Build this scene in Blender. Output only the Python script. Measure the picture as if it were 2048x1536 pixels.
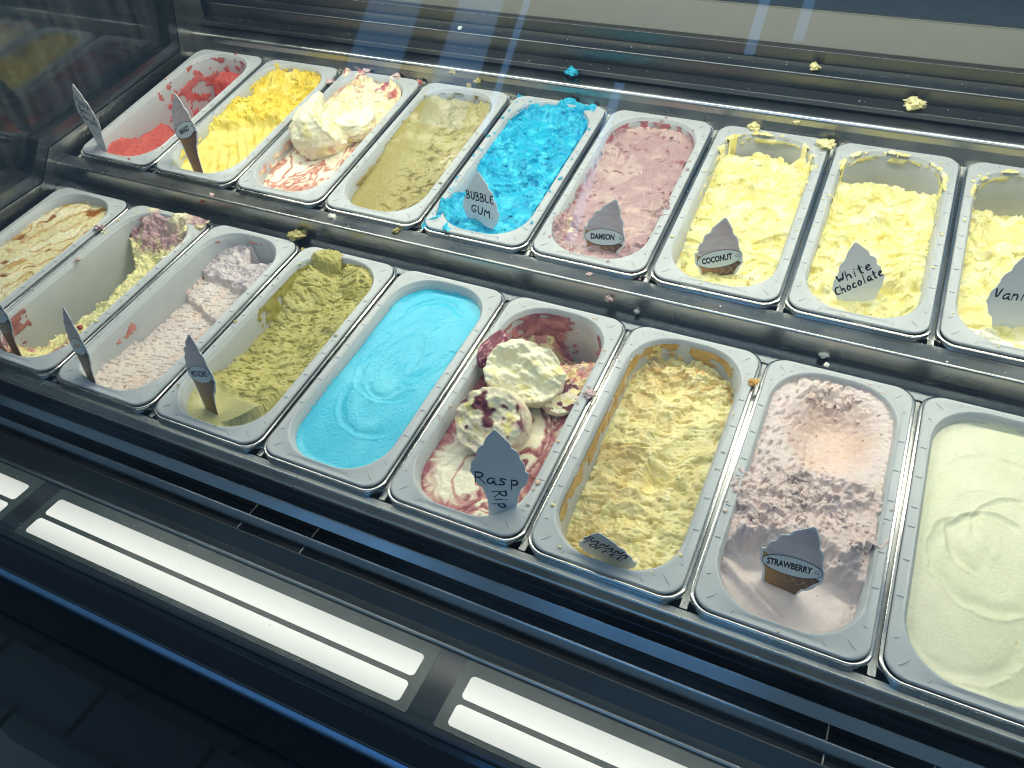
import bpy, bmesh, math, random
import numpy as np
from mathutils import Matrix, Vector, Euler
for o in list(bpy.data.objects): bpy.data.objects.remove(o)
scene = bpy.context.scene
col = scene.collection
rad = math.radians

# ------------------------------------------------------------------ camera
cd = bpy.data.cameras.new('camera'); cam = bpy.data.objects.new('camera', cd); col.objects.link(cam)
cam.location = (1.25947, -0.44416, 0.66858)
cam.rotation_euler = (0.844991, 0.037451, 0.437930)
cd.sensor_width = 36; cd.lens = 36*1586.23/2048; cd.clip_start = .01; cd.clip_end = 200
scene.camera = cam
# ------------------------------------------------------------------ world and lights
w = bpy.data.worlds.new('World'); scene.world = w; w.use_nodes = True
nt = w.node_tree; nt.nodes.clear()
wo = nt.nodes.new('ShaderNodeOutputWorld'); bg = nt.nodes.new('ShaderNodeBackground')
tc = nt.nodes.new('ShaderNodeTexCoord'); sx = nt.nodes.new('ShaderNodeSeparateXYZ'); cr = nt.nodes.new('ShaderNodeValToRGB')
mr = nt.nodes.new('ShaderNodeMapRange'); mr.inputs[1].default_value = -1; mr.inputs[2].default_value = 1
nt.links.new(tc.outputs['Generated'], sx.inputs[0]); nt.links.new(sx.outputs[2], mr.inputs[0]); nt.links.new(mr.outputs[0], cr.inputs[0])
e = cr.color_ramp.elements
e[0].position = .40; e[0].color = (.006, .009, .012, 1)
e[1].position = .75; e[1].color = (.13, .215, .30, 1)
m_ = e.new(.55); m_.color = (.075, .118, .16, 1)
nt.links.new(cr.outputs[0], bg.inputs[0]); bg.inputs[1].default_value = 1.0
nt.links.new(bg.outputs[0], wo.inputs[0])

def area(name, loc, target, sx, sy, power, color):
    l = bpy.data.lights.new(name, 'AREA'); l.shape = 'RECTANGLE'; l.size = sx; l.size_y = sy; l.energy = power; l.color = color
    o = bpy.data.objects.new(name, l); col.objects.link(o); o.location = loc
    o.rotation_euler = (Vector(target)-Vector(loc)).to_track_quat('-Z', 'Y').to_euler()
    return o
area('cabinet_lamp_and_fill', (.88, .60, .62), (.88, .30, 0), 1.9, .04, 10.6, (1, .965, .81))
area('cabinet_lamp_and_fill', (.88, .16, .66), (.88, .16, 0), 1.9, .05, 3.4, (1, .965, .83))  # weak second light added to lift the dim front row
area('sky_over_street', (.62, -3.0, 3.95), (.8, .0, .0), 1.5, 1.9, 20, (.05, .38, 1.0))
for wx, wz, ww, wh, wp in ((-1.38, 2.25, .34, .95, 1.3), (-.86, 2.30, .26, 1.10, 1.4), (-.60, 2.30, .04, 1.10, .30), (.03, 1.70, .05, .85, .28), (.60, 2.55, .05, .40, .14), (.80, 2.62, .05, .35, .10)):
    area('street_window', (wx, -3.0, wz), (wx, 0, wz), ww, wh, wp, (.20, .50, 1.0))
scene.view_settings.view_transform = 'Standard'; scene.view_settings.look = 'None'
scene.view_settings.exposure = 0; scene.view_settings.gamma = 1
scene.render.engine = 'CYCLES'
scene.cycles.use_denoising = True
scene.cycles.max_bounces = 6; scene.cycles.diffuse_bounces = 3; scene.cycles.glossy_bounces = 3; scene.cycles.caustics_reflective = False; scene.cycles.caustics_refractive = False
scene.cycles.filter_width = 1.1
scene.render.resolution_x = 1024; scene.render.resolution_y = 768

# ------------------------------------------------------------------ helpers
def lin(c):
    c = np.array(c, float)/255.
    return np.where(c <= .04045, c/12.92, ((c+.055)/1.055)**2.4)
def tag(o, label=None, cat=None, group=None, kind=None):
    if label: o['label'] = label
    if cat: o['category'] = cat
    if group: o['group'] = group
    if kind: o['kind'] = kind
    return o
def link(name, me, mat, parent=None, M=None):
    o = bpy.data.objects.new(name, me); col.objects.link(o)
    if mat is not None and not me.materials: me.materials.append(mat)
    if parent: o.parent = parent
    if M is not None: o.matrix_local = M
    return o
def empty(name, M=None):
    o = bpy.data.objects.new(name, None); col.objects.link(o); o.empty_display_size = .02
    if M is not None: o.matrix_world = M
    return o
def pymesh(name, v, f, smooth=False):
    me = bpy.data.meshes.new(name); me.from_pydata([tuple(map(float, p)) for p in v], [], f); me.update()
    if smooth: me.polygons.foreach_set('use_smooth', np.ones(len(me.polygons), bool))
    return me
def gridmesh(name, V, F, colr=None, smooth=True):
    me = bpy.data.meshes.new(name)
    nv, nf = len(V), len(F)
    me.vertices.add(nv); me.vertices.foreach_set('co', np.ascontiguousarray(V, np.float32).ravel())
    me.loops.add(nf*F.shape[1]); me.loops.foreach_set('vertex_index', np.ascontiguousarray(F, np.int32).ravel())
    me.polygons.add(nf); me.polygons.foreach_set('loop_start', np.arange(nf, dtype=np.int32)*F.shape[1])
    me.polygons.foreach_set('loop_total', np.full(nf, F.shape[1], np.int32))
    me.update(calc_edges=True)
    me.polygons.foreach_set('use_smooth', np.full(nf, smooth))
    if colr is not None:
        a = me.color_attributes.new('Col', 'FLOAT_COLOR', 'POINT')
        c4 = np.ones((nv, 4), np.float32); c4[:, :3] = colr
        a.data.foreach_set('color', c4.ravel())
    me.validate()
    return me
def box(x0, x1, y0, y1, z0, z1):
    v = [(x, y, z) for x in (x0, x1) for y in (y0, y1) for z in (z0, z1)]
    f = [(0, 1, 3, 2), (4, 6, 7, 5), (0, 4, 5, 1), (2, 3, 7, 6), (0, 2, 6, 4), (1, 5, 7, 3)]
    return v, f
def arc(cy, cz, r, a0, a1, n=6):
    return [(cy+r*math.cos(rad(a0+(a1-a0)*i/n)), cz+r*math.sin(rad(a0+(a1-a0)*i/n))) for i in range(n+1)]
def sheet(name, pts, x0, x1, mat, parent, th=.0012, smooth=False):
    """folded sheet metal: a (y, z) polyline with thickness th, run along X"""
    if smooth:   # hold the flats flat between the rounded folds
        q = [pts[0]]
        for a, b in zip(pts[:-1], pts[1:]):
            L = math.dist(a, b)
            if L > .0035: q += [(a[0]+(b[0]-a[0])*.0006/L, a[1]+(b[1]-a[1])*.0006/L), (b[0]-(b[0]-a[0])*.0006/L, b[1]-(b[1]-a[1])*.0006/L)]
            q.append(b)
        pts = q
    P = np.array(pts); n = len(P)
    d = np.zeros_like(P); d[1:-1] = P[2:]-P[:-2]; d[0] = P[1]-P[0]; d[-1] = P[-1]-P[-2]
    d /= np.linalg.norm(d, axis=1)[:, None]
    nr = np.stack([d[:, 1], -d[:, 0]], 1)
    Q = P+nr*th
    v = []
    for x in (x0, x1):
        v += [(x, a, b) for a, b in P] + [(x, a, b) for a, b in Q]
    f = []
    N = 2*n
    for i in range(n-1):
        f.append((i, i+1, N+i+1, N+i)); f.append((n+i+1, n+i, N+n+i, N+n+i+1))
        f.append((i+1, i, n+i, n+i+1)); f.append((N+i, N+i+1, N+n+i+1, N+n+i))
    f.append((0, N, N+n, n)); f.append((n-1, 2*n-1, N+2*n-1, N+n-1))
    me = pymesh(name, v, f)
    bm = bmesh.new(); bm.from_mesh(me); bmesh.ops.recalc_face_normals(bm, faces=bm.faces); bm.to_mesh(me); bm.free()
    if smooth:
        me.polygons.foreach_set('use_smooth', np.ones(len(me.polygons), bool))
        me.set_sharp_from_angle(angle=rad(35))
    return link(name, me, mat, parent)
# ---- noise
def _perm(seed):
    r = np.random.RandomState(seed); p = r.permutation(256); return np.concatenate([p, p, p])
def pn(x, y, seed=0):
    p = _perm(seed); xi = np.floor(x).astype(int); yi = np.floor(y).astype(int)
    xf = x-xi; yf = y-yi; xi &= 255; yi &= 255
    u = xf*xf*xf*(xf*(xf*6-15)+10); v = yf*yf*yf*(yf*(yf*6-15)+10)
    def g(ix, iy, dx, dy):
        a = p[p[ix]+iy]*(2*math.pi/256); return np.cos(a)*dx+np.sin(a)*dy
    a = g(xi, yi, xf, yf); b = g(xi+1, yi, xf-1, yf); c = g(xi, yi+1, xf, yf-1); d = g(xi+1, yi+1, xf-1, yf-1)
    return ((a+(b-a)*u)*(1-v)+(c+(d-c)*u)*v)*1.45
def fbm(x, y, seed=0, o=4, g=.5):
    s = 0; a = 1; t = 0
    for i in range(o):
        s = s+a*pn(x*2**i+7.3*i, y*2**i-3.1*i, seed+i); t += a; a *= g
    return s/t*1.4
def ridge(x, y, seed=0, o=3):
    s = 0; a = 1; t = 0
    for i in range(o):
        s = s+a*(1-2*np.abs(pn(x*2**i+1.7*i, y*2**i, seed+i))); t += a; a *= .5
    return s/t
def worley(x, y, seed=0):
    r = np.random.RandomState(seed); J = r.rand(64, 64, 2)
    xi = np.floor(x).astype(int); yi = np.floor(y).astype(int); d1 = np.full(x.shape, 9.)
    for i in (-1, 0, 1):
        for j in (-1, 0, 1):
            cx = xi+i; cy = yi+j; jj = J[cx & 63, cy & 63]
            d1 = np.minimum(d1, (cx+jj[..., 0]-x)**2+(cy+jj[..., 1]-y)**2)
    return np.sqrt(d1)
def p3(p, s, seed=0, o=3):
    x, y, z = (p*s).T
    return (fbm(x+.7*z, y+.3*z, seed, o)+fbm(y+.5*x+11, z-.4*x, seed+9, o)+fbm(z+5+.2*y, x-.6*y, seed+17, o))/2
def ss(a, b, x):
    t = np.clip((x-a)/(b-a), 0, 1); return t*t*(3-2*t)
def mix(a, b, t):
    return a+(b-a)*t

# ------------------------------------------------------------------ materials
def newmat(name):
    m = bpy.data.materials.new(name); m.use_nodes = True; n = m.node_tree
    return m, n, n.nodes['Principled BSDF'], n.nodes['Material Output']
def N(n, t, **kw):
    x = n.nodes.new(t)
    for k, v in kw.items(): setattr(x, k, v)
    return x
def coords(n, scale):
    t = N(n, 'ShaderNodeTexCoord'); mp = N(n, 'ShaderNodeMapping'); mp.inputs['Scale'].default_value = scale
    n.links.new(t.outputs['Object'], mp.inputs[0]); return mp.outputs[0]
def noise(n, vec, scale, detail=3, rough=.5):
    x = N(n, 'ShaderNodeTexNoise'); x.inputs['Scale'].default_value = scale; x.inputs['Detail'].default_value = detail; x.inputs['Roughness'].default_value = rough
    n.links.new(vec, x.inputs['Vector']); return x.outputs[0]
def remap(n, sock, a, b, lo=.3, hi=.7):
    x = N(n, 'ShaderNodeMapRange'); x.inputs[1].default_value = lo; x.inputs[2].default_value = hi; x.inputs[3].default_value = a; x.inputs[4].default_value = b
    n.links.new(sock, x.inputs[0]); return x.outputs[0]
def bump(n, bs, h, strength, dist=.001):
    b = N(n, 'ShaderNodeBump'); b.inputs['Strength'].default_value = strength; b.inputs['Distance'].default_value = dist
    n.links.new(h, b.inputs['Height']); n.links.new(b.outputs[0], bs.inputs['Normal'])
def steel(name, base, r0, r1, brush=.15, metal=1.0):
    m, n, b, o = newmat(name)
    b.inputs['Metallic'].default_value = metal
    v1 = coords(n, (6, 900, 900)); v2 = coords(n, (1, 1, 1))
    br = noise(n, v1, 1, 2); sm = noise(n, v2, 9, 3, .55); fine = noise(n, v2, 260, 3, .6)
    n.links.new(remap(n, sm, r0, r1), b.inputs['Roughness'])
    mx = N(n, 'ShaderNodeMix', data_type='RGBA'); mx.inputs[6].default_value = (*[c*.88 for c in base], 1); mx.inputs[7].default_value = (*base, 1)
    n.links.new(remap(n, sm, 0, 1), mx.inputs[0]); n.links.new(mx.outputs[2], b.inputs['Base Color'])
    bump(n, b, br, brush*.35, .0002)
    return m
M_STEEL = steel('brushed_steel', (.40, .405, .385), .20, .36)
M_PAN = steel('pan_steel', (.66, .66, .63), .14, .28, .05)
M_DARKSTEEL = steel('smoked_steel', (.15, .17, .18), .2, .34)
M_LOUVRE = steel('louvre_steel', (.15, .155, .148), .26, .38, .1)
M_SLAT = steel('slat_steel', (.32, .35, .38), .14, .26, .06)
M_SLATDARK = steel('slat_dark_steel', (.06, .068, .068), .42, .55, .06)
M_SKYTINT = steel('sky_tinted_trim', (.20, .33, .48), .30, .40, .05)  # blue of the reflected sky put into the steel's base colour
M_TRIM = steel('trim_steel', (.62, .63, .64), .16, .28, .05)
M_PANEL = steel('back_panel_steel', (.22, .215, .18), .45, .58, .1)
def plain(name, c, rough, spec=.5, nscale=40, var=.25, metal=0):
    m, n, b, o = newmat(name)
    v = coords(n, (1, 1, 1)); s = noise(n, v, nscale, 4, .6)
    mx = N(n, 'ShaderNodeMix', data_type='RGBA'); mx.inputs[6].default_value = (*[x*(1-var) for x in c], 1); mx.inputs[7].default_value = (*c, 1)
    n.links.new(remap(n, s, 0, 1), mx.inputs[0]); n.links.new(mx.outputs[2], b.inputs['Base Color'])
    b.inputs['Roughness'].default_value = rough; b.inputs['Metallic'].default_value = metal
    b.inputs['Specular IOR Level'].default_value = spec
    return m
M_BLACK = plain('black_enamel', (.008, .012, .02), .12, .5)
M_DARK = plain('dark_liner', (.02, .023, .026), .5, .3)
M_SILL = plain('smoked_acrylic', (.085, .108, .102), .22, .5, 30, .3)
M_SILLDARK = plain('sill_enamel', (.035, .045, .052), .2, .5, 30, .3)
M_WORK = plain('worktop_dark', (.05, .065, .075), .3, .4)
def m_diffuser():
    m, n, b, o = newmat('light_diffuser')
    b.inputs['Base Color'].default_value = (.55, .55, .52, 1); b.inputs['Roughness'].default_value = .4
    b.inputs['Emission Color'].default_value = (1, .965, .87, 1)
    # the tube runs under the bar between the two strips, so the strips glow brightest along it
    t = N(n, 'ShaderNodeTexCoord'); sp = N(n, 'ShaderNodeSeparateXYZ'); n.links.new(t.outputs['Object'], sp.inputs[0])
    dd = N(n, 'ShaderNodeMath', operation='ADD'); dd.inputs[1].default_value = .1455; n.links.new(sp.outputs[1], dd.inputs[0])
    ab = N(n, 'ShaderNodeMath', operation='ABSOLUTE'); n.links.new(dd.outputs[0], ab.inputs[0])
    n.links.new(remap(n, ab.outputs[0], .74, .46, .004, .028), b.inputs['Emission Strength'])
    return m
M_DIFF = m_diffuser()
def m_glass(name, tint, extra=0.0, rough=.012):
    m, n, b, o = newmat(name); n.nodes.remove(b)
    lw = N(n, 'ShaderNodeLayerWeight'); pw = N(n, 'ShaderNodeMath', operation='POWER'); pw.inputs[1].default_value = 5
    n.links.new(lw.outputs['Facing'], pw.inputs[0])
    fr = N(n, 'ShaderNodeMath', operation='MULTIPLY_ADD'); fr.inputs[1].default_value = .96; fr.inputs[2].default_value = .042; n.links.new(pw.outputs[0], fr.inputs[0])
    g = N(n, 'ShaderNodeBsdfGlossy'); g.inputs['Roughness'].default_value = rough
    t = N(n, 'ShaderNodeBsdfTransparent'); t.inputs[0].default_value = (*tint, 1)
    # streaks on the pane; their pale diffuse colour puts haze over the view
    v = coords(n, (3, 30, 1.2)); s = noise(n, v, 2.0, 5, .6)
    v2 = coords(n, (1, 1, 1)); s2 = noise(n, v2, 60, 2)
    df = N(n, 'ShaderNodeBsdfDiffuse'); df.inputs[0].default_value = (.75, .85, .95, 1)
    mx0 = N(n, 'ShaderNodeMixShader'); n.links.new(remap(n, s, .006, .05, .42, .8), mx0.inputs[0]); n.links.new(t.outputs[0], mx0.inputs[1]); n.links.new(df.outputs[0], mx0.inputs[2])
    ad = N(n, 'ShaderNodeMath', operation='MULTIPLY_ADD'); ad.inputs[1].default_value = 1.0; ad.inputs[2].default_value = extra
    n.links.new(fr.outputs[0], ad.inputs[0])
    mx = N(n, 'ShaderNodeMixShader'); n.links.new(ad.outputs[0], mx.inputs[0]); n.links.new(mx0.outputs[0], mx.inputs[1]); n.links.new(g.outputs[0], mx.inputs[2])
    n.links.new(mx.outputs[0], o.inputs[0])
    return m
M_GLASS = m_glass('clear_pane_glass', (.97, .985, .98))
M_ENDGLASS = m_glass('end_pane_glass', (.75, .82, .82), .02, .04)
def m_tub():
    m, n, b, o = newmat('translucent_plastic')
    v = coords(n, (1, 1, 1)); s = noise(n, v, 25, 4, .6)
    mx = N(n, 'ShaderNodeMix', data_type='RGBA'); mx.inputs[6].default_value = (.68, .715, .72, 1); mx.inputs[7].default_value = (.75, .78, .77, 1)
    n.links.new(remap(n, s, 0, 1), mx.inputs[0]); n.links.new(mx.outputs[2], b.inputs['Base Color'])
    n.links.new(remap(n, s, .28, .42), b.inputs['Roughness'])
    b.inputs['Specular IOR Level'].default_value = .4; b.inputs['Subsurface Weight'].default_value = .35; b.inputs['Subsurface Radius'].default_value = (1, 1, 1); b.inputs['Subsurface Scale'].default_value = .006
    tr = N(n, 'ShaderNodeBsdfTranslucent'); tr.inputs[0].default_value = (.66, .69, .68, 1)
    ms = N(n, 'ShaderNodeMixShader'); ms.inputs[0].default_value = .30
    n.links.new(b.outputs[0], ms.inputs[1]); n.links.new(tr.outputs[0], ms.inputs[2]); n.links.new(ms.outputs[0], o.inputs[0])
    return m
M_TUB = m_tub()
M_RIB = plain('clear_plastic_rib', (.62, .65, .66), .06, .9, 60, .05)
def m_ice(name, grain, wet=.42, sss=.25, spec=.35):
    # the torn flavours are opaque foam, the smooth ones let a little light in
    m, n, b, o = newmat(name)
    a = N(n, 'ShaderNodeVertexColor', layer_name='Col')
    v = coords(n, (1, 1, 1)); s = noise(n, v, 420, 4, .65); s2 = noise(n, v, 1300, 2, .6)
    hs = N(n, 'ShaderNodeHueSaturation'); n.links.new(a.outputs[0], hs.inputs['Color']); n.links.new(remap(n, s, .93, 1.06), hs.inputs['Value'])
    n.links.new(hs.outputs[0], b.inputs['Base Color'])
    b.inputs['Roughness'].default_value = wet; b.inputs['Specular IOR Level'].default_value = spec
    b.inputs['Subsurface Weight'].default_value = sss; b.inputs['Subsurface Radius'].default_value = (1, .8, .6); b.inputs['Subsurface Scale'].default_value = .0022
    ad = N(n, 'ShaderNodeMath', operation='MULTIPLY_ADD'); ad.inputs[1].default_value = .5
    n.links.new(s2, ad.inputs[0]); n.links.new(s, ad.inputs[2])
    bump(n, b, ad.outputs[0], grain, .0012)
    return m
M_ICE = m_ice('ice_cream_rough', .28, .40, .20)
M_ICESM = m_ice('ice_cream_smooth', .07, .36, .3, .4)
M_SIGN = plain('white_sign_plastic', (.80, .83, .84), .32, .5, 60, .06)
M_INK = plain('marker_ink', (.02, .028, .06), .45, .3, 200, .5)
M_BLACKINK = plain('printed_ink', (.012, .014, .018), .4, .3, 200, .3)
M_BADGE = plain('badge_print', (.72, .80, .80), .35, .5, 60, .08)
def m_wafer():
    m, n, b, o = newmat('wafer_print')
    t = N(n, 'ShaderNodeTexCoord'); s = N(n, 'ShaderNodeSeparateXYZ'); n.links.new(t.outputs['Object'], s.inputs[0])
    r = N(n, 'ShaderNodeMapRange'); r.inputs[1].default_value = -.026; r.inputs[2].default_value = .03; n.links.new(s.outputs[0], r.inputs[0])
    c = N(n, 'ShaderNodeValToRGB'); n.links.new(r.outputs[0], c.inputs[0])
    c.color_ramp.elements[0].color = (.50, .27, .075, 1); c.color_ramp.elements[1].color = (.065, .032, .028, 1)
    k = c.color_ramp.elements.new(.45); k.color = (.25, .125, .055, 1)
    n.links.new(c.outputs[0], b.inputs['Base Color']); b.inputs['Roughness'].default_value = .4
    return m
M_WAFER = m_wafer()
def m_swirl():
    m, n, b, o = newmat('swirl_print')
    v = coords(n, (18, 1, 60)); s = noise(n, v, 1.5, 2)
    mx = N(n, 'ShaderNodeMix', data_type='RGBA'); mx.inputs[6].default_value = (.56, .45, .46, 1); mx.inputs[7].default_value = (.72, .65, .65, 1)
    n.links.new(remap(n, s, 0, 1), mx.inputs[0]); n.links.new(mx.outputs[2], b.inputs['Base Color']); b.inputs['Roughness'].default_value = .4
    return m
M_SWIRL = m_swirl()
M_LATTICE = plain('wafer_line_print', (.72, .52, .30), .45, .3, 100, .2)

# ------------------------------------------------------------------ floor in front of the cabinet
me = pymesh('floor', [(-4, -6, -1.0), (5, -6, -1.0), (5, 3, -1.0), (-4, 3, -1.0)], [(0, 1, 2, 3)])
def m_floor():
    m, n, b, o = newmat('stone_paving')
    v = coords(n, (1, 1, 1)); bk = N(n, 'ShaderNodeTexBrick'); bk.inputs['Scale'].default_value = 1.6; bk.inputs['Mortar Size'].default_value = .012
    bk.inputs['Color1'].default_value = (.10, .095, .085, 1); bk.inputs['Color2'].default_value = (.13, .125, .11, 1); bk.inputs['Mortar'].default_value = (.03, .03, .03, 1)
    n.links.new(v, bk.inputs[0]); n.links.new(bk.outputs[0], b.inputs['Base Color']); b.inputs['Roughness'].default_value = .6
    return m
tag(link('floor', me, m_floor()), kind='structure')

# ------------------------------------------------------------------ the freezer
XL, XR = -.020, 1.76
FZ = empty('display_freezer', Matrix.Translation((.87, .35, -1.0)))
tag(FZ, 'long stainless steel display freezer with two stepped rows of wells and slanted glass', 'freezer')
def under(o):
    o.matrix_parent_inverse = FZ.matrix_world.inverted(); return o
def fsheet(name, pts, mat, x0=XL, x1=XR, th=.0012, smooth=True, parent=None):
    o = sheet(name, pts, x0, x1, mat, parent or FZ, th, smooth)
    if parent is None: under(o)
    return o
def fbox(name, x0, x1, y0, y1, z0, z1, mat, bev=0.0):
    v, f = box(x0, x1, y0, y1, z0, z1); me = pymesh(name, v, f)
    bm = bmesh.new(); bm.from_mesh(me); bmesh.ops.recalc_face_normals(bm, faces=bm.faces)
    if bev: bmesh.ops.bevel(bm, geom=list(bm.edges), offset=bev, segments=2, affect='EDGES')
    bm.to_mesh(me); bm.free()
    return under(link(name, me, mat, FZ))
# front: rail, trough, grille, sill with lights
fsheet('front_rail', [(.0030, -.0100), (-.0045, -.0105)] + arc(-.0045, -.0125, .002, 90, 150, 4) + [(-.0105, -.0190)] + arc(-.0110, -.0200, .0014, 120, 180, 4) + [(-.0126, -.0240)], M_STEEL)
fsheet('rail_shade_face', [(-.0128, -.0235), (-.0128, -.0995)], M_BLACK)  # rail's front face coloured black for the dark it mirrors
fsheet('trough', [(-.0140, -.098), (-.1035, -.098)], M_DARK)
TILT = rad(7)
fsheet('grille_slat', [(-.0185, -.0455)] + arc(-.0195, -.0470, .0012, 60, 130, 3) + [(-.0289, -.0535), (-.0291, -.0610)], M_SLAT, smooth=False)
fsheet('grille_slat', [(-.0505, -.0455)] + arc(-.0516, -.0470, .0012, 60, 140, 3) + [(-.0581, -.0525), (-.0583, -.0610)], M_SLAT, smooth=False)
fsheet('grille_slat', [(-.0730, -.0455)] + arc(-.0742, -.0470, .0012, 60, 120, 3) + [(-.0900, -.0560), (-.0995, -.0590), (-.0997, -.0640)], M_SLATDARK)
for xd in (.1360, .2250, .7013, .7900, 1.3550, 1.4440):
    fbox('grille_divider', xd-.0007, xd+.0007, -.0725, -.0280, -.0950, -.0540, M_LOUVRE)
fsheet('sill_edge', [(-.0998, -.0660), (-.0998, -.0575)] + arc(-.1008, -.0575, .0010, 0, 180, 4) + [(-.1018, -.0620)], M_TRIM)
fsheet('front_sill', [(-.1020, -.0600), (-.1815, -.0600), (-.1835, -.0615), (-.1850, -.0650)], M_SILLDARK, th=.0015)
def rrect(x0, x1, y0, y1, r, n=5):
    o = []
    for cx, cy, a in ((x1-r, y1-r, 0), (x0+r, y1-r, 90), (x0+r, y0+r, 180), (x1-r, y0+r, 270)):
        for i in range(n+1):
            t = rad(a+90*i/n); o.append((cx+r*math.cos(t), cy+r*math.sin(t)))
    return o
def slab(name, outline, z0, z1, mat, parent):
    n = len(outline); v = [(x, y, z0) for x, y in outline]+[(x, y, z1) for x, y in outline]
    f = [tuple(range(n, 2*n)), tuple(reversed(range(n)))]+[(i, (i+1) % n, n+(i+1) % n, n+i) for i in range(n)]
    return link(name, pymesh(name, v, f), mat, parent)
for i in range(4):
    xs = -.098+.566*i
    x0 = max(xs-.012, -.018); x1 = min(xs+.513+.012, XR)
    mod = slab('light_module', rrect(x0, x1, -.1770, -.1045, .003), -.0596, -.0580, M_SILL, FZ); under(mod)
    for y0, y1 in ((-.1427, -.1180), (-.1710, -.1488)):
        slab('diffuser', rrect(max(xs, -.012), min(xs+.513, XR-.006), y0, y1, .0045), -.0582, -.0574, M_DIFF, mod)
# dark fascia below the glass
fsheet('front_fascia', [(-.1852, -.0640), (-.1900, -.0660), (-.2080, -.0860)], M_BLACK, th=.002)
fsheet('fascia_bead', [(-.2081, -.0848), (-.2093, -.0858), (-.2100, -.0875)], M_DARKSTEEL, th=.0015)
fsheet('trim_strip', [(-.2112, -.0872), (-.2116, -.0868), (-.2152, -.0895), (-.2160, -.0925)], M_SKYTINT, th=.0018)
fsheet('lower_fascia', [(-.2165, -.0925), (-.2185, -.0960), (-.2330, -.1480)], M_BLACK, th=.002)
fsheet('kick_panel', [(-.2335, -.1500), (-.2360, -.1540), (-.2420, -.2000), (-.2420, -.9000)], M_BLACK, th=.002)
# step between the rows
fsheet('step_shelf', [(.4010, .0738), (.3960, .0735), (.3735, .0735)] + arc(.3735, .0715, .0020, 90, 180, 5) + [(.3722, .0500), (.3735, .0470)], M_STEEL)
fsheet('front_well_ledge', [(.3740, .0480), (.3725, .0415), (.3480, .0335)], M_DARKSTEEL)
# liner below the wells, bars between them
fsheet('cabinet_liner', [(-.0125, -.1000), (-.0120, -.1600), (.3600, -.1600), (.7700, -.0600), (.8600, -.0600)], M_DARK)
B2 = .18547
def rowM(row, k):
    if row == 'F':
        o = Vector((0, 0, 0)); t = TILT
    else:
        o = Vector((-.0015, .3985, .0813)); t = B2
    ey = Vector((0, math.cos(t), math.sin(t)))
    return Matrix.Translation(o+Vector(((k-.5)*.172, 0, 0))+ey*.178) @ Matrix.Rotation(t, 4, 'X')
v_, f_ = box(-.0036, .0036, -.174, .174, -.030, -.0100)
me_bar = pymesh('well_bar', v_, f_)
for row in 'FB':
    for k in range(0, 11):
        o = link('well_bar', me_bar, M_STEEL, FZ); under(o)
        o.matrix_world = rowM(row, k+.5)
# deck plate right of the last wells
for row in 'FB':
    v, f = box(-.082, .082, -.175, .175, -.012, -.010)
    o = link('deck_plate', pymesh('deck_plate', v, f), M_STEEL, FZ); under(o); o.matrix_world = rowM(row, 10)
# back: rail, louvres, panel
fsheet('back_rail', [(.7350, .1340), (.7485, .1365), (.7495, .1400), (.7540, .1600)] + arc(.7625, .1668, .0085, 165, 60, 8) + [(.7850, .1760), (.7880, .1600)], M_STEEL)
fsheet('louvre', [(.7860, .1800), (.7848, .1868)] + arc(.7858, .1870, .0010, 180, 90, 3) + [(.8110, .1915), (.8140, .1850)], M_LOUVRE)
fsheet('louvre', [(.8125, .1900), (.8118, .2105)] + arc(.8150, .2118, .0032, 180, 80, 5) + [(.8360, .2220), (.8380, .2130)], M_LOUVRE)
fsheet('louvre', [(.8380, .2210), (.8378, .2385)] + arc(.8390, .2387, .0012, 180, 90, 4) + [(.8520, .2405), (.8530, .2330)], M_LOUVRE)
fsheet('louvre_backing', [(.7880, .1550), (.8050, .1750), (.8350, .2100), (.8560, .2250), (.8600, .2400)], M_DARK)
fsheet('back_panel', [(.8500, .2380), (.8500, .2418), (.8690, .2850)] + arc(.8705, .2856, .0016, 155, 60, 4) + [(.8760, .2868)], M_PANEL)
fsheet('rear_worktop', [(.8765, .2862), (.8900, .2840), (1.5000, .2840)], M_WORK)
# left end: side wall, frame, pane
path = [(-.1800, .0200), (.2450, .0480), (.3336, .0547), (.3714, .1008), (.7142, .1520), (.7318, .2396), (.7450, .3400), (.7700, .6200)]
def band(path, wdt):
    P = np.array(path); d = np.zeros_like(P); d[1:-1] = P[2:]-P[:-2]; d[0] = P[1]-P[0]; d[-1] = P[-1]-P[-2]
    Q = P.copy()
    for i in range(len(P)):
        a = P[i]-P[i-1] if i else P[1]-P[0]; b = P[i+1]-P[i] if i < len(P)-1 else a
        a = a/np.linalg.norm(a); b = b/np.linalg.norm(b)
        na = np.array([-a[1], a[0]]); nb = np.array([-b[1], b[0]]); m = na+nb; m /= np.linalg.norm(m)
        Q[i] = P[i]+m*wdt/max(.35, float(m@na))
    return P, Q
def bandmesh(name, path, wdt, x0, x1):
    P, Q = band(path, wdt); n = len(P)
    v = [(x, *p) for x in (x0, x1) for p in P]+[(x, *q) for x in (x0, x1) for q in Q]
    f = []
    for i in range(n-1):
        a, b, c, d = i, n+i, 2*n+i, 3*n+i
        f += [(a, a+1, b+1, b), (c, d, d+1, c+1), (a, c, c+1, a+1), (b, b+1, d+1, d)]
    f += [(0, n, 3*n, 2*n), (n-1, 3*n-1, 4*n-1, 2*n-1)]
    me = pymesh(name, v, f); bm = bmesh.new(); bm.from_mesh(me); bmesh.ops.recalc_face_normals(bm, faces=bm.faces)
    bmesh.ops.bevel(bm, geom=[e for e in bm.edges if abs((e.verts[0].co-e.verts[1].co).x) < 1e-6], offset=.0008, segments=2, affect='EDGES')
    bm.to_mesh(me); bm.free(); return me
under(link('end_frame', bandmesh('end_frame', path, .020, -.046, -.0215), M_DARKSTEEL, FZ))
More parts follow.
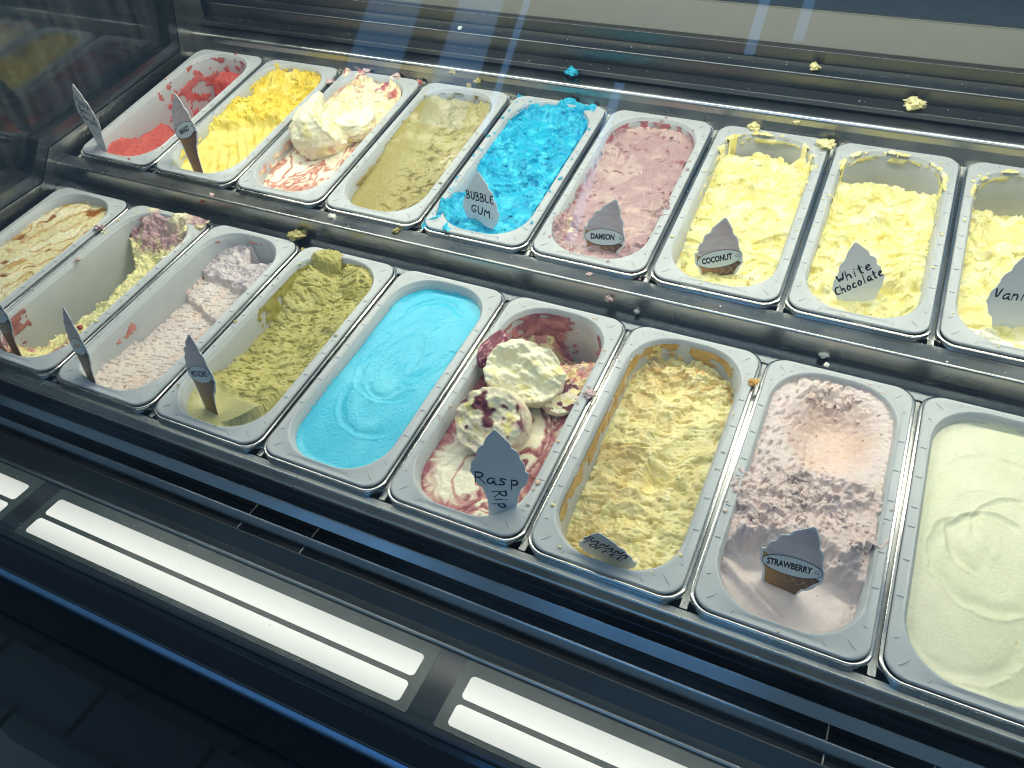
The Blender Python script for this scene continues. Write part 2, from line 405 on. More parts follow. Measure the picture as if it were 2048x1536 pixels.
P, Q = band(path, -.0015)
def sidewall(name, x0, x1, mat):
    n = len(Q); v = []
    for x in (x0, x1):
        v += [(x, *q) for q in Q]+[(x, .80, .62), (x, .80, -.16), (x, -.18, -.16)]
    m = n+3
    f = [tuple(range(m)), tuple(reversed(range(m, 2*m)))]+[(i, (i+1) % m, m+(i+1) % m, m+i) for i in range(m)]
    me = pymesh(name, v, f); bm = bmesh.new(); bm.from_mesh(me); bmesh.ops.recalc_face_normals(bm, faces=bm.faces); bmesh.ops.triangulate(bm, faces=[x for x in bm.faces if len(x.verts) > 4]); bm.to_mesh(me); bm.free()
    return under(link(name, me, mat, FZ))
sidewall('end_wall', -.0400, -.0210, M_STEEL)
fbox('end_glass', -.0520, -.0470, -.18, .80, -.02, .62, M_ENDGLASS)
fbox('added_dark_panel', -.1700, -.1660, -.30, 1.30, -.30, .80, M_DARK)  # dark panel added so the view through the end pane stays dark
# front pane, leaning back over the tubs
gy0, gz0, gy1, gz1 = -.1780, -.0580, .1500, .6400
fsheet('front_glass', [(gy0, gz0), (gy1, gz1)], M_GLASS, x0=-.10, x1=XR+.6, th=.006, smooth=False)

# ------------------------------------------------------------------ pans and tubs
def ring(hw, hl, r, z, n=9):
    o = []
    for cx, cy, a in ((hw-r, hl-r, 0), (-hw+r, hl-r, 90), (-hw+r, -hl+r, 180), (hw-r, -hl+r, 270)):
        for i in range(n+1):
            t = rad(a+90*i/n); o.append((cx+r*math.cos(t), cy+r*math.sin(t), z))
    return o
def loft(name, loops, cap=True):
    n = len(ring(*loops[0])); v = []; f = []
    for L in loops: v += ring(*L)
    for i in range(len(loops)-1):
        for j in range(n):
            a = i*n+j; b = i*n+(j+1) % n; f.append((a, b, b+n, a+n))
    if cap: f.append(tuple((len(loops)-1)*n+j for j in range(n)))
    return v, f
vp, fp = loft('steel_pan', [(.0835, .1768, .022, -.0120), (.0843, .1776, .0226, -.0095), (.0843, .1776, .0226, -.0022), (.0838, .1771, .0222, -.0006), (.0828, .1761, .0214, 0), (.0808, .1741, .0200, -.0002), (.0798, .1731, .0192, -.0014), (.0792, .1725, .0188, -.0040), (.0765, .1700, .024, -.1240), (.0700, .1635, .020, -.1300)])
me_pan = pymesh('steel_pan', vp, fp, True); me_pan.set_sharp_from_angle(angle=rad(40)); me_pan.materials.append(M_PAN)
OA, OB, OR_ = .0665, .1605, .0520
tl = [(.0796, .1728, .0205, .0004), (.0804, .1736, .0215, .0012), (.0802, .1734, .0213, .0030), (.0792, .1724, .0205, .0040), (.0770, .1702, .0195, .0037),
      (.0722, .1662, .0300, .0034), (.0712, .1652, .0540, .0050), (.0700, .1640, .0545, .0054), (.0690, .1630, .0540, .0046), (.0682, .1622, .0530, .0006), (.0670, .1610, .0525, -.0006),
      (OA-.0004, OB-.0004, OR_, -.0020), (.0640, .1580, .0495, -.0400), (.0605, .1545, .0465, -.1000), (.0585, .1525, .0445, -.1100), (.0530, .1470, .040, -.1150)]
vt, ft = loft('tub', tl)
def addbox(v, f, c, ang, lx, ly, lz):
    b = len(v); ca, sa = math.cos(ang), math.sin(ang)
    for sx_ in (-1, 1):
        for sy_ in (-1, 1):
            for sz_ in (-1, 1):
                # slightly tapered rib
                k = .6 if sz_ > 0 else 1
                x, y = sx_*lx*k, sy_*ly
                v.append((c[0]+x*ca-y*sa, c[1]+x*sa+y*ca, c[2]+sz_*lz))
    for q in [(0, 1, 3, 2), (4, 6, 7, 5), (0, 4, 5, 1), (2, 3, 7, 6), (0, 2, 6, 4), (1, 5, 7, 3)]: f.append(tuple(b+i for i in q))
vr, fr_ = [], []
for sx_ in (-1, 1):
    for yy in (-.093, -.052, -.012, .012, .052, .093):
        addbox(vr, fr_, (sx_*.0748, yy, .0040), rad(90), .0009, .0030, .0006)
    for sy_ in (-1, 1):
        for a in (25, 45, 65):
            t = rad(a); cx, cy = sx_*(.0700-.0545), sy_*(.1640-.0545)
            d = {25: .0610, 45: .0660, 65: .0610}[a]; ln = {25: .0036, 45: .0080, 65: .0036}[a]
            addbox(vr, fr_, (cx+sx_*d*math.cos(t), cy+sy_*d*math.sin(t), .0037), math.atan2(sy_*math.sin(t), sx_*math.cos(t))-math.pi/2, .0009, ln, .0006)
me_tub = pymesh('plastic_tub', vt, ft, True)
me_tub.set_sharp_from_angle(angle=rad(50)); me_tub.materials.append(M_TUB)
me_rib = pymesh('moulded_ribs', vr, fr_); me_rib.materials.append(M_TUB)

def sdf(X, Y):
    qx = np.abs(X)-(OA-OR_); qy = np.abs(Y)-(OB-OR_)
    return np.sqrt(np.maximum(qx, 0)**2+np.maximum(qy, 0)**2)+np.minimum(np.maximum(qx, qy), 0)-OR_
def tubsurf(X, Y):
    s = sdf(X, Y)
    z = np.maximum(s*16.5, -.115)
    lip = np.where(s > 0, np.minimum(s*3, .0048), z)
    return np.where(s > .0130, -.02, lip)
CELL = .00100
gx = np.arange(-.0795, .0796, CELL); gy = np.arange(-.1735, .1736, CELL)
GX, GY = np.meshgrid(gx, gy, indexing='ij')
SURF = tubsurf(GX, GY); SD = sdf(GX, GY)
nx, ny = GX.shape
IDX = np.arange(nx*ny).reshape(nx, ny)
QUADS = np.stack([IDX[:-1, :-1], IDX[1:, :-1], IDX[1:, 1:], IDX[:-1, 1:]], -1).reshape(-1, 4)
def field_mesh(name, H, C, jit=0.0, seed=0, edge=.0):
    H = H+edge*fbm(GX*220, GY*220, seed+50, 2)*ss(.012, 0, np.abs(SD))
    keepv = (H > SURF-.0006).ravel()
    Z = np.maximum(H, SURF-.0012)
    x, y = GX, GY
    if jit:
        x = x+jit*pn(GX*310, GY*310, seed+60); y = y+jit*pn(GX*310+40, GY*310, seed+61)
    V = np.stack([x, y, Z], -1).reshape(-1, 3)
    kq = keepv[QUADS]; zq = Z.ravel()[QUADS]; F = QUADS[kq.all(1) | (kq.any(1) & (zq.max(1)-zq.min(1) < .0075))]
    used = np.zeros(len(V), bool); used[F.ravel()] = True
    mp = np.cumsum(used)-1
    return gridmesh(name, V[used], mp[F], C.reshape(-1, 3)[used])
def cc(*rgb): return np.ones(GX.shape+(1,))*lin(rgb)
def blend(C, rgb, m): return C+(lin(rgb)-C)*np.clip(m, 0, 1)[..., None]
def blob(x, y, r, h, p=1.0, ry=None):
    d = ((GX-x)/r)**2+((GY-y)/(ry or r))**2
    return h*np.exp(-d*p)
def dome(x, y, r, h, ry=None, rot=0):
    c, s = math.cos(rot), math.sin(rot); u = ((GX-x)*c+(GY-y)*s)/r; v = (-(GX-x)*s+(GY-y)*c)/(ry or r)
    return h*np.sqrt(np.clip(1-u*u-v*v, 0, 1))
def pits(ang, fa, fb, seed, lo=.15, hi=.55):
    c, s = math.cos(ang), math.sin(ang); u = GX*c+GY*s; v = -GX*s+GY*c
    wx = .35*pn(GX*60, GY*60, seed+5)
    return ss(lo, hi, pn(u*fa+wx, v*fb+wx, seed))
def crumbs(f, seed):
    wv = .5*fbm(GX*f*.7, GY*f*.7, seed+3, 2)
    k = np.clip(1-worley(GX*f+wv, GY*f*.8+wv, seed)*1.1, 0, 1)**.8
    return k*ss(-.35, .35, fbm(GX*f*.35, GY*f*.35, seed+4, 2))*.9
def torn(seed, amp=.004, sc=60):
    """torn scooped surface: broad lumps, ragged ledges and overlapping flakes"""
    w1 = fbm(GX*sc*.5, GY*sc*.5, seed+21, 3); w2 = fbm(GX*sc*.5+17, GY*sc*.5, seed+22, 3)
    a = fbm(GX*sc*.55+.5*w1, GY*sc*.45, seed, 3)
    def ledge(f1, f2, sd, k):
        l = pn(GX*f1+k*w1, GY*f2+k*w2, sd); fr = l*2.2; fl = np.floor(fr); t = fr-fl
        return (fl+ss(.0, .22, t)+.35*t)/2.2
    l1 = ledge(sc*.45, sc*.75, seed+7, .9); l2 = ledge(sc*1.1, sc*1.7, seed+8, 1.1)
    pm = ss(-.45, .25, fbm(GX*sc*.35, GY*sc*.35, seed+31, 2))
    return amp*(a*.95+l1*.85*(.45+.55*pm)+l2*.36*pm)+amp*(.05+.20*pm)*fbm(GX*sc*3.3, GY*sc*3.3, seed+11, 3)+amp*.05*pm*fbm(GX*sc*9, GY*sc*9, seed+12, 2)

def creamy(seed, amp, sc):
    """dense scooped cream: broad soft lumps and folded ledges, smooth in between"""
    w1 = fbm(GX*sc*.5, GY*sc*.5, seed+21, 2); w2 = fbm(GX*sc*.5+17, GY*sc*.5, seed+22, 2)
    a = fbm(GX*sc*.5+.6*w1, GY*sc*.42+.6*w2, seed, 2)
    def fold(f1, f2, sd, k):
        l = pn(GX*f1+k*w1, GY*f2+k*w2, sd)*1.8; fl = np.floor(l); t = l-fl
        return (fl+ss(.0, .30, t)+.25*t)/1.8
    pm = ss(-.2, .4, fbm(GX*sc*.5+9, GY*sc*.5, seed+31, 2))
    return amp*(.9*a+.95*fold(sc*.38, sc*.62, seed+7, .9)+.22*pm*fold(sc*1.2, sc*1.9, seed+8, 1.0))+amp*(.03+.12*pm)*fbm(GX*sc*4, GY*sc*4, seed+11, 3)
YN = GY/.16; XN = GX/.066
def sweep(H, x0, y0, r, a0, a1, wd, dep, seed):
    """the trough a scoop leaves on its way round, with the curl it pushes up"""
    dx, dy = GX-x0, GY-y0; rr = np.sqrt(dx*dx+dy*dy)-r+.003*fbm(GX*40, GY*40, seed, 2); a = np.degrees(np.arctan2(dy, dx)) % 360
    am = ss(a0-14, a0+6, a)*ss(a1+14, a1-6, a)
    return H-am*dep*np.exp(-(rr/wd)**2)+am*dep*.75*np.exp(-((rr-1.35*wd)/(.33*wd))**2)*(.6+.6*fbm(GX*120, GY*120, seed+1, 3))
TUBS = {}
def deep(C, rgb, H, seed, k=1.0):
    """richer colour of the fresh-cut inner cream in some patches"""
    return blend(C, rgb, k*ss(.0, .7, fbm(GX*55, GY*55, seed, 3)))

def t_caramel(s):
    sw = fbm(GX*18+GY*9, GY*10, s, 3)
    u = (GX*.55+GY*.83); v = (-GX*.83+GY*.55)
    st = ridge(v*42+1.2*sw, u*9+sw, s+1, 3)
    H = -.0085+.0018*fbm(v*45+sw, u*10, s+2, 3)+.0008*fbm(GX*160, GY*160, s+3, 2)-.003*(XN**2+YN**4)*.3
    H = H+blob(-.005, -.015, .022, .003, 1.5, .03)
    C = cc(236, 222, 170); C = blend(C, (247, 238, 205), ss(-.1, .8, fbm(v*30, u*8, s+4, 3)))
    C = blend(C, (198, 150, 78), ss(.52, .85, st)*.85)
    ch = ss(.38, .52, pn(v*60+sw, u*20, s+6))*ss(.0, .3, fbm(GX*26, GY*26, s+8, 2)+.15)
    C = blend(C, (150, 88, 22), ch); H = H-.0012*ch
    C = blend(C, (196, 150, 70), ss(.012, .002, -SD)*ss(-.1, .5, fbm(GX*30, GY*30, s+9, 2)))
    return H, C, .0004, M_ICESM
def t_berrycream(s):
    w = fbm(GX*55, GY*55, s, 3)
    bank = -.027-.018*np.clip((.058-GX)/.08, 0, 1)
    H = np.where(GX+.010*w+.10*ss(-.02, -.09, GY)*.12 > -.016, bank, bank-.07)
    H = H+.004*torn(s+3, 1, 70)
    t = np.clip((GY-.045+.014*w)/.115, 0, 1)
    bk = -.070+.066*t**.8+.010*ss(.0, .06, GX)
    lft = -.060+.022*ss(.09, .15, GY)*0+.050*ss(.13, .05, GY)
    bk = np.where(GX+.008*fbm(GX*70, GY*50, s+1, 3) > lft, bk, bk-.05)+.0045*torn(s+4, 1, 62)
    H = np.maximum(H, np.where(GY > .040, bk, -.2))
    fr = -.085+.062*ss(-.075, -.150, GY+.010*w)+.003*torn(s+5, 1, 70)
    H = np.maximum(H, np.where(GY < -.07, fr, -.2))
    H = H-.0030*pits(rad(80), 110, 250, s+5)*ss(.13, .05, GY)
    H = H+blob(.022, .163, .014, .014)+blob(-.036, .160, .020, .012)+blob(.048, .085, .015, .020)
    C = cc(238, 229, 166)
    pur = ss(.095, .125, GY+.018*w)
    C = blend(C, (186, 152, 152), pur*ss(-.7, .0, fbm(GX*30, GY*30, s+7, 3)))
    C = blend(C, (146, 104, 110), ss(.18, .5, fbm(GX*50, GY*30, s+8, 3))*np.maximum(pur, ss(-.07, -.12, GY)))
    C = blend(C, (200, 140, 128), ss(.0, .4, fbm(GX*45, GY*60, s+9, 3))*ss(-.07, -.12, GY))
    C = blend(C, (242, 234, 192), np.clip(blob(.022, .163, .016, 1.3)+blob(.048, .085, .017, 1.3)+blob(-.040, .166, .010, 1), 0, 1))
    C = blend(C, (70, 34, 46), ss(.62, .74, pn(GX*230, GY*230, s+12))*(.35+.65*pur))
    return H, C, .0009, M_ICE
def t_pink(s):
    base = -.016-.020*ss(-.14, -.02, GY)-.003*ss(.0, .06, GY)+.012*ss(.10, .16, GY)
    H = base-.022*ss(-.02, -.05, GX)*0+.012*ss(.0, .066, GX)
    step = ss(.0, .010, GY-.020+.028*XN+.006*fbm(GX*70, GY*70, s, 3)); step2 = ss(0, .008, GY-.082+.012*XN+.008*fbm(GX*60, GY*60, s+1, 3))
    H = H-.010+.009*step+.012*step2
    rough = .25+.75*step2
    H = H+.0034*rough*torn(s+2, 1, 75)+.003*fbm(GX*80, GY*80, s+3, 3)*rough+.0006*fbm(GX*300, GY*300, s+4, 2)
    H = H-.0026*pits(rad(12), 105, 270, s+5, .26, .48)*(1-.7*step2)
    H = H-.06*ss(.040, .052, GY*0+np.abs(GX+.066)*0+ss(.11, .15, GY)*.06)*ss(.0, .02, GX-.03)*0
    H = np.where((GY > .128+.01*fbm(GX*60, GY*60, s+6, 2)) & (GX > -.005), H-.03*ss(.128, .150, GY), H)
    C = cc(220, 206, 196); C = blend(C, (208, 196, 194), step2); C = blend(C, (224, 202, 186), ss(.1, .6, fbm(GX*40, GY*20, s+7, 3))*(1-step2))
    C = blend(C, (206, 150, 134), ss(.55, .85, fbm(GX*70, GY*70, s+8, 2))*.6*ss(.02, -.05, GX))
    return H, C, .0007, M_ICE
def t_pistachio(s):
    H = -.012-.026*ss(-.115, -.01, GY)+.004*ss(.0, .07, GY)+.026*ss(.075, .150, GY-.03*XN)
    H = H+.022*ss(-.01, .066, GX)-.003*np.exp(-((GX+.02)/.03)**2)
    front = ss(-.098, -.112, GY+.02*XN)
    rough = 1-front
    H = H+rough*(creamy(s, .0052, 44))-.0026*rough*pits(rad(8), 105, 270, s+3, .28, .5)-.0040*rough*pits(rad(20), 50, 130, s+23, .42, .56)
    H = H+.006*front*ss(.2, 1, XN*.5+.7)-.006*blob(-.035, -.112, .018, 1)
    H = H+.013*ss(.55, -.4, XN)*ss(.145, .160, GY)*ss(-.2, .3, fbm(GX*40, GY*20, s+5, 2)+.2)
    over = ss(.140, .152, GY)*ss(.0, -.025, GX)*ss(-.064, -.050, GX)
    H = np.where((over > .3) & (SD < .010), np.maximum(H, .010*over+.004*fbm(GX*80, GY*80, s+6, 3)), H)
    C = cc(182, 173, 100); C = blend(C, (198, 190, 124), ss(-.2, .6, fbm(GX*30, GY*30, s+7, 3))); C = blend(C, (190, 184, 128), front)
    C = blend(C, (158, 148, 74), pits(rad(8), 105, 270, s+3, .28, .5)*.35*rough)
    return H, C, .0009, M_ICE
def t_bluesmooth(s):
    r = np.sqrt((GX/.036)**2+((GY-.01)/.085)**2)+.10*fbm(GX*22, GY*14, s, 2)
    th = np.arctan2(GX/.036, (GY-.01)/.085)
    spiral = np.sin(2*math.pi*(r*1.35)+th*1.0)
    H = -.0105+.0007*np.where(spiral > 0, spiral**.5, spiral*.6)*ss(1.9, .9, r)+.0012*fbm(GX*20, GY*12, s+1, 3)+.00022*fbm(GX*400, GY*400, s+2, 2)
    H = H-.0009*pits(rad(60), 30, 200, s+3, .55, .9)-.0006*pits(rad(20), 330, 330, s+4, .35, .7)*ss(.2, -.2, fbm(GX*20, GY*20, s+8, 2)-.1)
    for g in ((.0, .0, .045, 150, 330, .005, .0014), (.01, -.05, .050, 170, 300, .005, .0016), (-.02, .06, .075, 300, 400, .006, .0013), (.0, .10, .04, 40, 170, .004, .0012), (.0, -.02, .020, 200, 350, .004, .0012)): H = sweep(H, *g, s+44)
    H = H+.0016*ss(-.010, -.001, SD)
    C = cc(66, 196, 222); C = blend(C, (98, 212, 230), ss(-.2, .8, fbm(GX*14, GY*9, s+5, 3))); C = blend(C, (52, 182, 212), ss(.3, .8, fbm(GX*90, GY*90, s+6, 2))*.4)
    return H, C, 0, M_ICESM
def ripple_col(s, cream=(243, 235, 206), pink=(176, 92, 98), dark=(120, 40, 56), f=22, th=.35):
    w1 = fbm(GX*f*.8, GY*f*.6, s, 3); w2 = fbm(GX*f*.8+31, GY*f*.6, s+1, 3)
    rr = ridge(GX*f+1.5*w1, GY*f*.55+1.5*w2, s+2, 3)
    C = cc(*cream); m = ss(th, th+.35, rr)
    C = blend(C, pink, m*.85); C = blend(C, dark, ss(th+.38, th+.55, rr)*.8); return C, m, rr
def t_raspfront(s):
    C, m, rr = ripple_col(s, f=30, th=.22)
    e = ss(-.020, -.004, SD+.004*fbm(GX*40, GY*40, s+30, 2))
    C = blend(C, (172, 96, 104), e*ss(-.4, .3, fbm(GX*50, GY*50, s+31, 3)))
    inner = ss(.9, .5, np.sqrt(((GX+.028)/.042)**2+((GY+.098)/.062)**2)+.12*fbm(GX*40, GY*40, s+32, 3))
    C = blend(C, (240, 233, 205), inner*.92)
    ln = ss(.10, .03, np.abs(np.sqrt(((GX+.004)/.03)**2+((GY+.105)/.05)**2)-.75+.2*fbm(GX*40, GY*40, s+33, 2)))
    C = blend(C, (190, 118, 116), ln*.8)
    H = -.016+.0010*fbm(GX*60, GY*60, s+3, 3)-.0008*m+.0018*ss(-.012, -.002, SD)
    back = ss(.045, .085, GY+.01*fbm(GX*40, GY*40, s+4, 2))
    H = H+back*(-.030+.006*torn(s+5, 1, 60)+.004*crumbs(110, s+6)+.018*ss(.01, .062, GX)+.012*ss(-.02, -.062, GX))
    H = H-back*.035*ss(.115, .145, GY)*ss(-.02, .01, GX)
    Cb = cc(236, 222, 168); Cb = blend(Cb, (200, 138, 128), ss(-.25, .3, fbm(GX*70, GY*70, s+7, 3))); Cb = blend(Cb, (134, 74, 96), ss(.1, .5, fbm(GX*30, GY*30, s+8, 3))*ss(.09, .14, GY)); Cb = blend(Cb, (205, 175, 185), ss(.3, .6, fbm(GX*25+5, GY*25, s+9, 3)))
    C = C+(Cb-C)*back[..., None]
    H = np.where(sdf(GX, GY) > .003, H-.02, H)
    return H, C, .0005, M_ICE
def t_banana(s):
    H = -.036-.022*ss(.06, -.13, GY)+.010*ss(.11, .135, GY)*ss(.7, .2, np.abs(XN-.1))+.006*ss(.0, .066, GX)
    H = H+creamy(s, .0075, 34)+.0012*torn(s+29, 1, 90)-.0050*pits(rad(8), 50, 150, s+2, .42, .58)-.0018*pits(rad(14), 140, 300, s+19, .3, .5)-.0016*pits(rad(-8), 130, 300, s+12, .2, .55)*ss(.0, -.08, GY)
    for g in ((.09, -.02, .08, 140, 215, .013, .006), (-.02, .02, .045, 250, 350, .012, .007), (.0, -.10, .03, 20, 150, .010, .005)): H = sweep(H, *g, s+44)
    bk = ss(.098, .125, GY+.008*fbm(GX*60, GY*60, s+3, 2))
    H = H+bk*(.0060*crumbs(140, s+4)+.004*torn(s+5, 1, 110))
    C = cc(240, 228, 166); C = deep(C, (246, 236, 182), H, s+6); C = deep(C, (234, 218, 136), H, s+16, .45)
    C = blend(C, (200, 162, 96), bk*ss(-.05, .45, fbm(GX*80, GY*80, s+7, 3))*.9)
    C = blend(C, (214, 178, 108), ss(.42, .74, ridge(GX*24+.6*fbm(GX*30, GY*30, s+8, 2), GY*9, s+9, 2))*ss(.2, -.5, XN)*.5)
    C = blend(C, (220, 186, 120), ss(.60, .9, ridge(GX*20+3, GY*7, s+10, 2))*.3)
    return H, C, .0007, M_ICE
def t_strawberry(s):
    H = -.019+.0012*fbm(GX*40, GY*25, s, 3)
    r = np.sqrt(((GX-.006)/.05)**2+((GY-.088)/.062)**2)
    hollow = ss(1.15, .25, r)
    mound = ss(-.088, -.066, GY+.014*XN*XN+.010*fbm(GX*45, GY*45, s+1, 3))
    H = H+mound*(.017+.006*ss(-.0, -.06, GY)-.028*hollow)
    rough = mound*np.clip(ss(.45, .95, r)+.05, 0, 1)*ss(.03, .0, np.abs(GY+.03)-.04)
    H = H+rough*(.0105*torn(s+2, 1, 50)+.0012*crumbs(105, s+3))
    H = H+mound*.0012*fbm(GX*150, GY*150, s+13, 3)+.003*mound*ss(.11, .15, GY)*torn(s+14, 1, 80)
    H = H-.0036*mound*pits(np.radians(70)+0*1, 80, 220, s+4, .25, .42)*ss(.35, .8, r)*(GX < .02)
    H = H+.0013*np.sin(2*math.pi*np.sqrt((GX-.01)**2+(GY+.12)**2)/.03)*(1-mound)*ss(.02, .05, np.sqrt((GX-.01)**2+(GY+.12)**2))
    rd = np.abs((GX+.03)*.55+(GY+.128)*.84); H = H+(1-mound)*.006*np.exp(-(rd/.006)**2)*ss(.02, -.01, GX)
    H = H-.012*ss(.8, .98, XN)*0
    C = cc(224, 208, 200); C = blend(C, (226, 198, 180), mound*ss(1.2, .6, r)); C = blend(C, (214, 194, 186), rough*.8)
    C = blend(C, (228, 208, 204), ss(-.2, .5, fbm(GX*24, GY*24, s+5, 3))*.6)
    C = blend(C, (204, 172, 160), ss(.2, .6, fbm(GX*70, GY*70, s+6, 3))*.35*mound)
    C = blend(C, (120, 96, 96), ss(.74, .82, pn(GX*190, GY*190, s+7)))
    return H, C, .0006, M_ICE
def t_vanillasmooth(s):
    r = np.sqrt((GX/.034)**2+((GY+.01)/.075)**2)+.15*fbm(GX*18, GY*12, s, 2); th = np.arctan2(GX/.034, (GY+.01)/.075)
    sp = np.sin(2*math.pi*r*1.0+th)
    H = -.0085+.0007*np.where(sp > 0, sp**.6, sp*.5)*ss(2.1, .8, r)+.0014*fbm(GX*18, GY*10, s+1, 3)+.00012*fbm(GX*400, GY*400, s+2, 2)+.0012*ss(-.010, -.001, SD)
    for g in ((.0, -.02, .050, 110, 300, .006, .0013), (.0, .0, .035, 60, 250, .005, .0015), (-.02, -.10, .045, 200, 350, .006, .0012), (.03, .02, .045, 100, 190, .004, .0012), (.0, .06, .05, 60, 150, .007, .0010)): H = sweep(H, *g, s+44)
    C = cc(226, 226, 190); C = blend(C, (233, 230, 200), ss(-.3, .6, fbm(GX*12, GY*8, s+3, 3)))
    C = blend(C, (214, 200, 140), ss(.80, .95, fbm(GX*60, GY*30, s+4, 2)))
    return H, C, 0, M_ICESM
def t_redsorbet(s):
    H = -.016-.040*ss(-.120, -.02, GY+.006*fbm(GX*50, GY*50, s, 3))-.04*ss(-.035, .0, GY+.03*XN+.010*fbm(GX*45, GY*45, s+2, 3))
    H = H+.008*ss(.6, -.9, XN)*ss(-.07, -.03, GY)*ss(.02, -.01, GY)
    back = ss(.100, .135, GY+.010*fbm(GX*55, GY*55, s+3, 3)+.03*XN*0)*ss(.055, .02, np.abs(GX+.010)+.01*fbm(GX*60, GY*60, s+4, 2))
    H = H+.066*back*ss(.07, .14, GY)
    H = H+.0016*torn(s+5, 1, 70)+.0007*fbm(GX*260, GY*260, s+6, 2)
    C = cc(200, 88, 78); C = blend(C, (212, 104, 90), ss(-.1, .6, fbm(GX*40, GY*40, s+7, 3)))
    return H, C, .0006, M_ICE
def t_mango(s):
    front = ss(.002, -.022, GY-.030*XN+.008*fbm(GX*40, GY*40, s, 2))
    H = -.014-.004*ss(-.05, -.15, GY)+.0018*front*np.sin(2*math.pi*(GX*.8+GY*.6)/.016+2*fbm(GX*20, GY*20, s+1, 2))*ss(-.2, .6, XN+.2)
    rough = 1-front
    H = H+rough*(.016*ss(.075, .02, GY)+creamy(s+2, .0100, 50)+.0016*torn(s+3, 1, 80))-rough*.012*ss(.08, .13, GY)*ss(.5, 0, np.abs(XN-.1))
    H = H+.016*ss(.110, .155, GY)*ss(-.5, .3, fbm(GX*50, GY*25, s+4, 3))
    C = cc(236, 212, 84); C = blend(C, (243, 226, 128), front); C = deep(C, (226, 190, 42), H, s+5, .8); C = blend(C, (240, 224, 120), rough*ss(.1, .6, fbm(GX*35, GY*35, s+6, 3)))
    C = blend(C, (60, 50, 20), ss(.83, .9, pn(GX*150, GY*150, s+7)))
    return H, C, .0008, M_ICE
def t_rippleback(s):
    C, m, rr = ripple_col(s, (246, 238, 212), (196, 122, 104), (172, 84, 70), 26, .35)
    H = -.020+.001*fbm(GX*50, GY*50, s+3, 3)
    back = ss(.0, .03, GY+.006*fbm(GX*40, GY*40, s+4, 2))
    H = H+back*(.012+.006*torn(s+5, 1, 48)+.003*crumbs(90, s+6))+.010*ss(.13, .155, GY)*ss(-.1, .3, fbm(GX*40, GY*20, s+8, 2))
    Cb = cc(243, 230, 190); Cb = blend(Cb, (232, 212, 150), ss(.0, .5, fbm(GX*45, GY*45, s+7, 3))); Cb = blend(Cb, (190, 100, 96), ss(.15, .45, fbm(GX*38, GY*38, s+9, 3))*ss(.10, .14, GY+.01*XN)); Cb = blend(Cb, (206, 150, 110), ss(.35, .6, fbm(GX*60+7, GY*60, s+10, 3))*.6)
    C = C+(Cb-C)*back[..., None]
    return H, C, .0006, M_ICE
def t_olive(s):
    H = -.036+.024*ss(-.12, .13, GY)+.018*ss(-.3, -.95, XN)-.010*ss(-.05, -.14, GY)*ss(-.8, -.2, XN)+.004*ss(.3, 1, XN)+.010*ss(.10, .16, GY)*ss(.0, .8, XN)
    H = H+(creamy(s, .0048, 50)+.0016*torn(s+9, 1, 90))*ss(-.8, -.2, XN)-.0055*pits(rad(25), 60, 150, s+1, .34, .48)*ss(-.5, .0, XN)+.0006*fbm(GX*260, GY*260, s+2, 2)
    H = np.where((GY > .146+.008*fbm(GX*50, GY*50, s+3, 2)), H-.03, H)
    C = cc(174, 165, 112); C = blend(C, (156, 146, 80), ss(-.3, -.9, XN)); C = blend(C, (198, 189, 146), ss(-.1, .6, fbm(GX*35, GY*35, s+4, 3))*ss(-.05, .08, GY)); C = blend(C, (164, 150, 86), ss(.0, -.12, GY)*.6)
    C = blend(C, (232, 220, 186), np.clip(blob(.045, .005, .014, 1.4, 1, .018), 0, 1)*ss(-.2, .2, fbm(GX*80, GY*80, s+5, 2))); H = H+blob(.046, .005, .013, .007)
    return H, C, .0006, M_ICE
def t_bluerough(s):
    r = np.sqrt(((GX+.008)/.040)**2+((GY-.085)/.062)**2)
    H = -.006-.028*ss(1.05, .2, r)-.012*ss(-.01, -.09, GY)*ss(-.4, .4, XN)+.006*ss(.12, .155, GY)
    H = H+(creamy(s, .0080, 52)+.0032*torn(s+27, 1, 90)+.0014*crumbs(120, s+1))*(.45+.55*ss(.5, 1.1, r))+.0012*fbm(GX*260, GY*260, s+2, 2)
    sp = np.exp(-((GX+.066)/.013)**2-((GY+.121)/.030)**2)*(.75+.5*fbm(GX*70, GY*70, s+13, 3)); H = np.where(SD < .0125, np.maximum(H, -.010+.028*sp+.004*crumbs(120, s+3)), H)
    H = H-.022*np.exp(-((GX+.063)/.010)**2-((GY+.050)/.034)**2)-.012*ss(.93, 1.0, XN)
    C = cc(24, 172, 206); C = blend(C, (70, 204, 226), ss(-.1, .55, fbm(GX*45, GY*45, s+4, 3))); C = blend(C, (10, 138, 186), ss(.15, .6, fbm(GX*60, GY*60, s+5, 3))*.7)
    return H, C, .0010, M_ICE
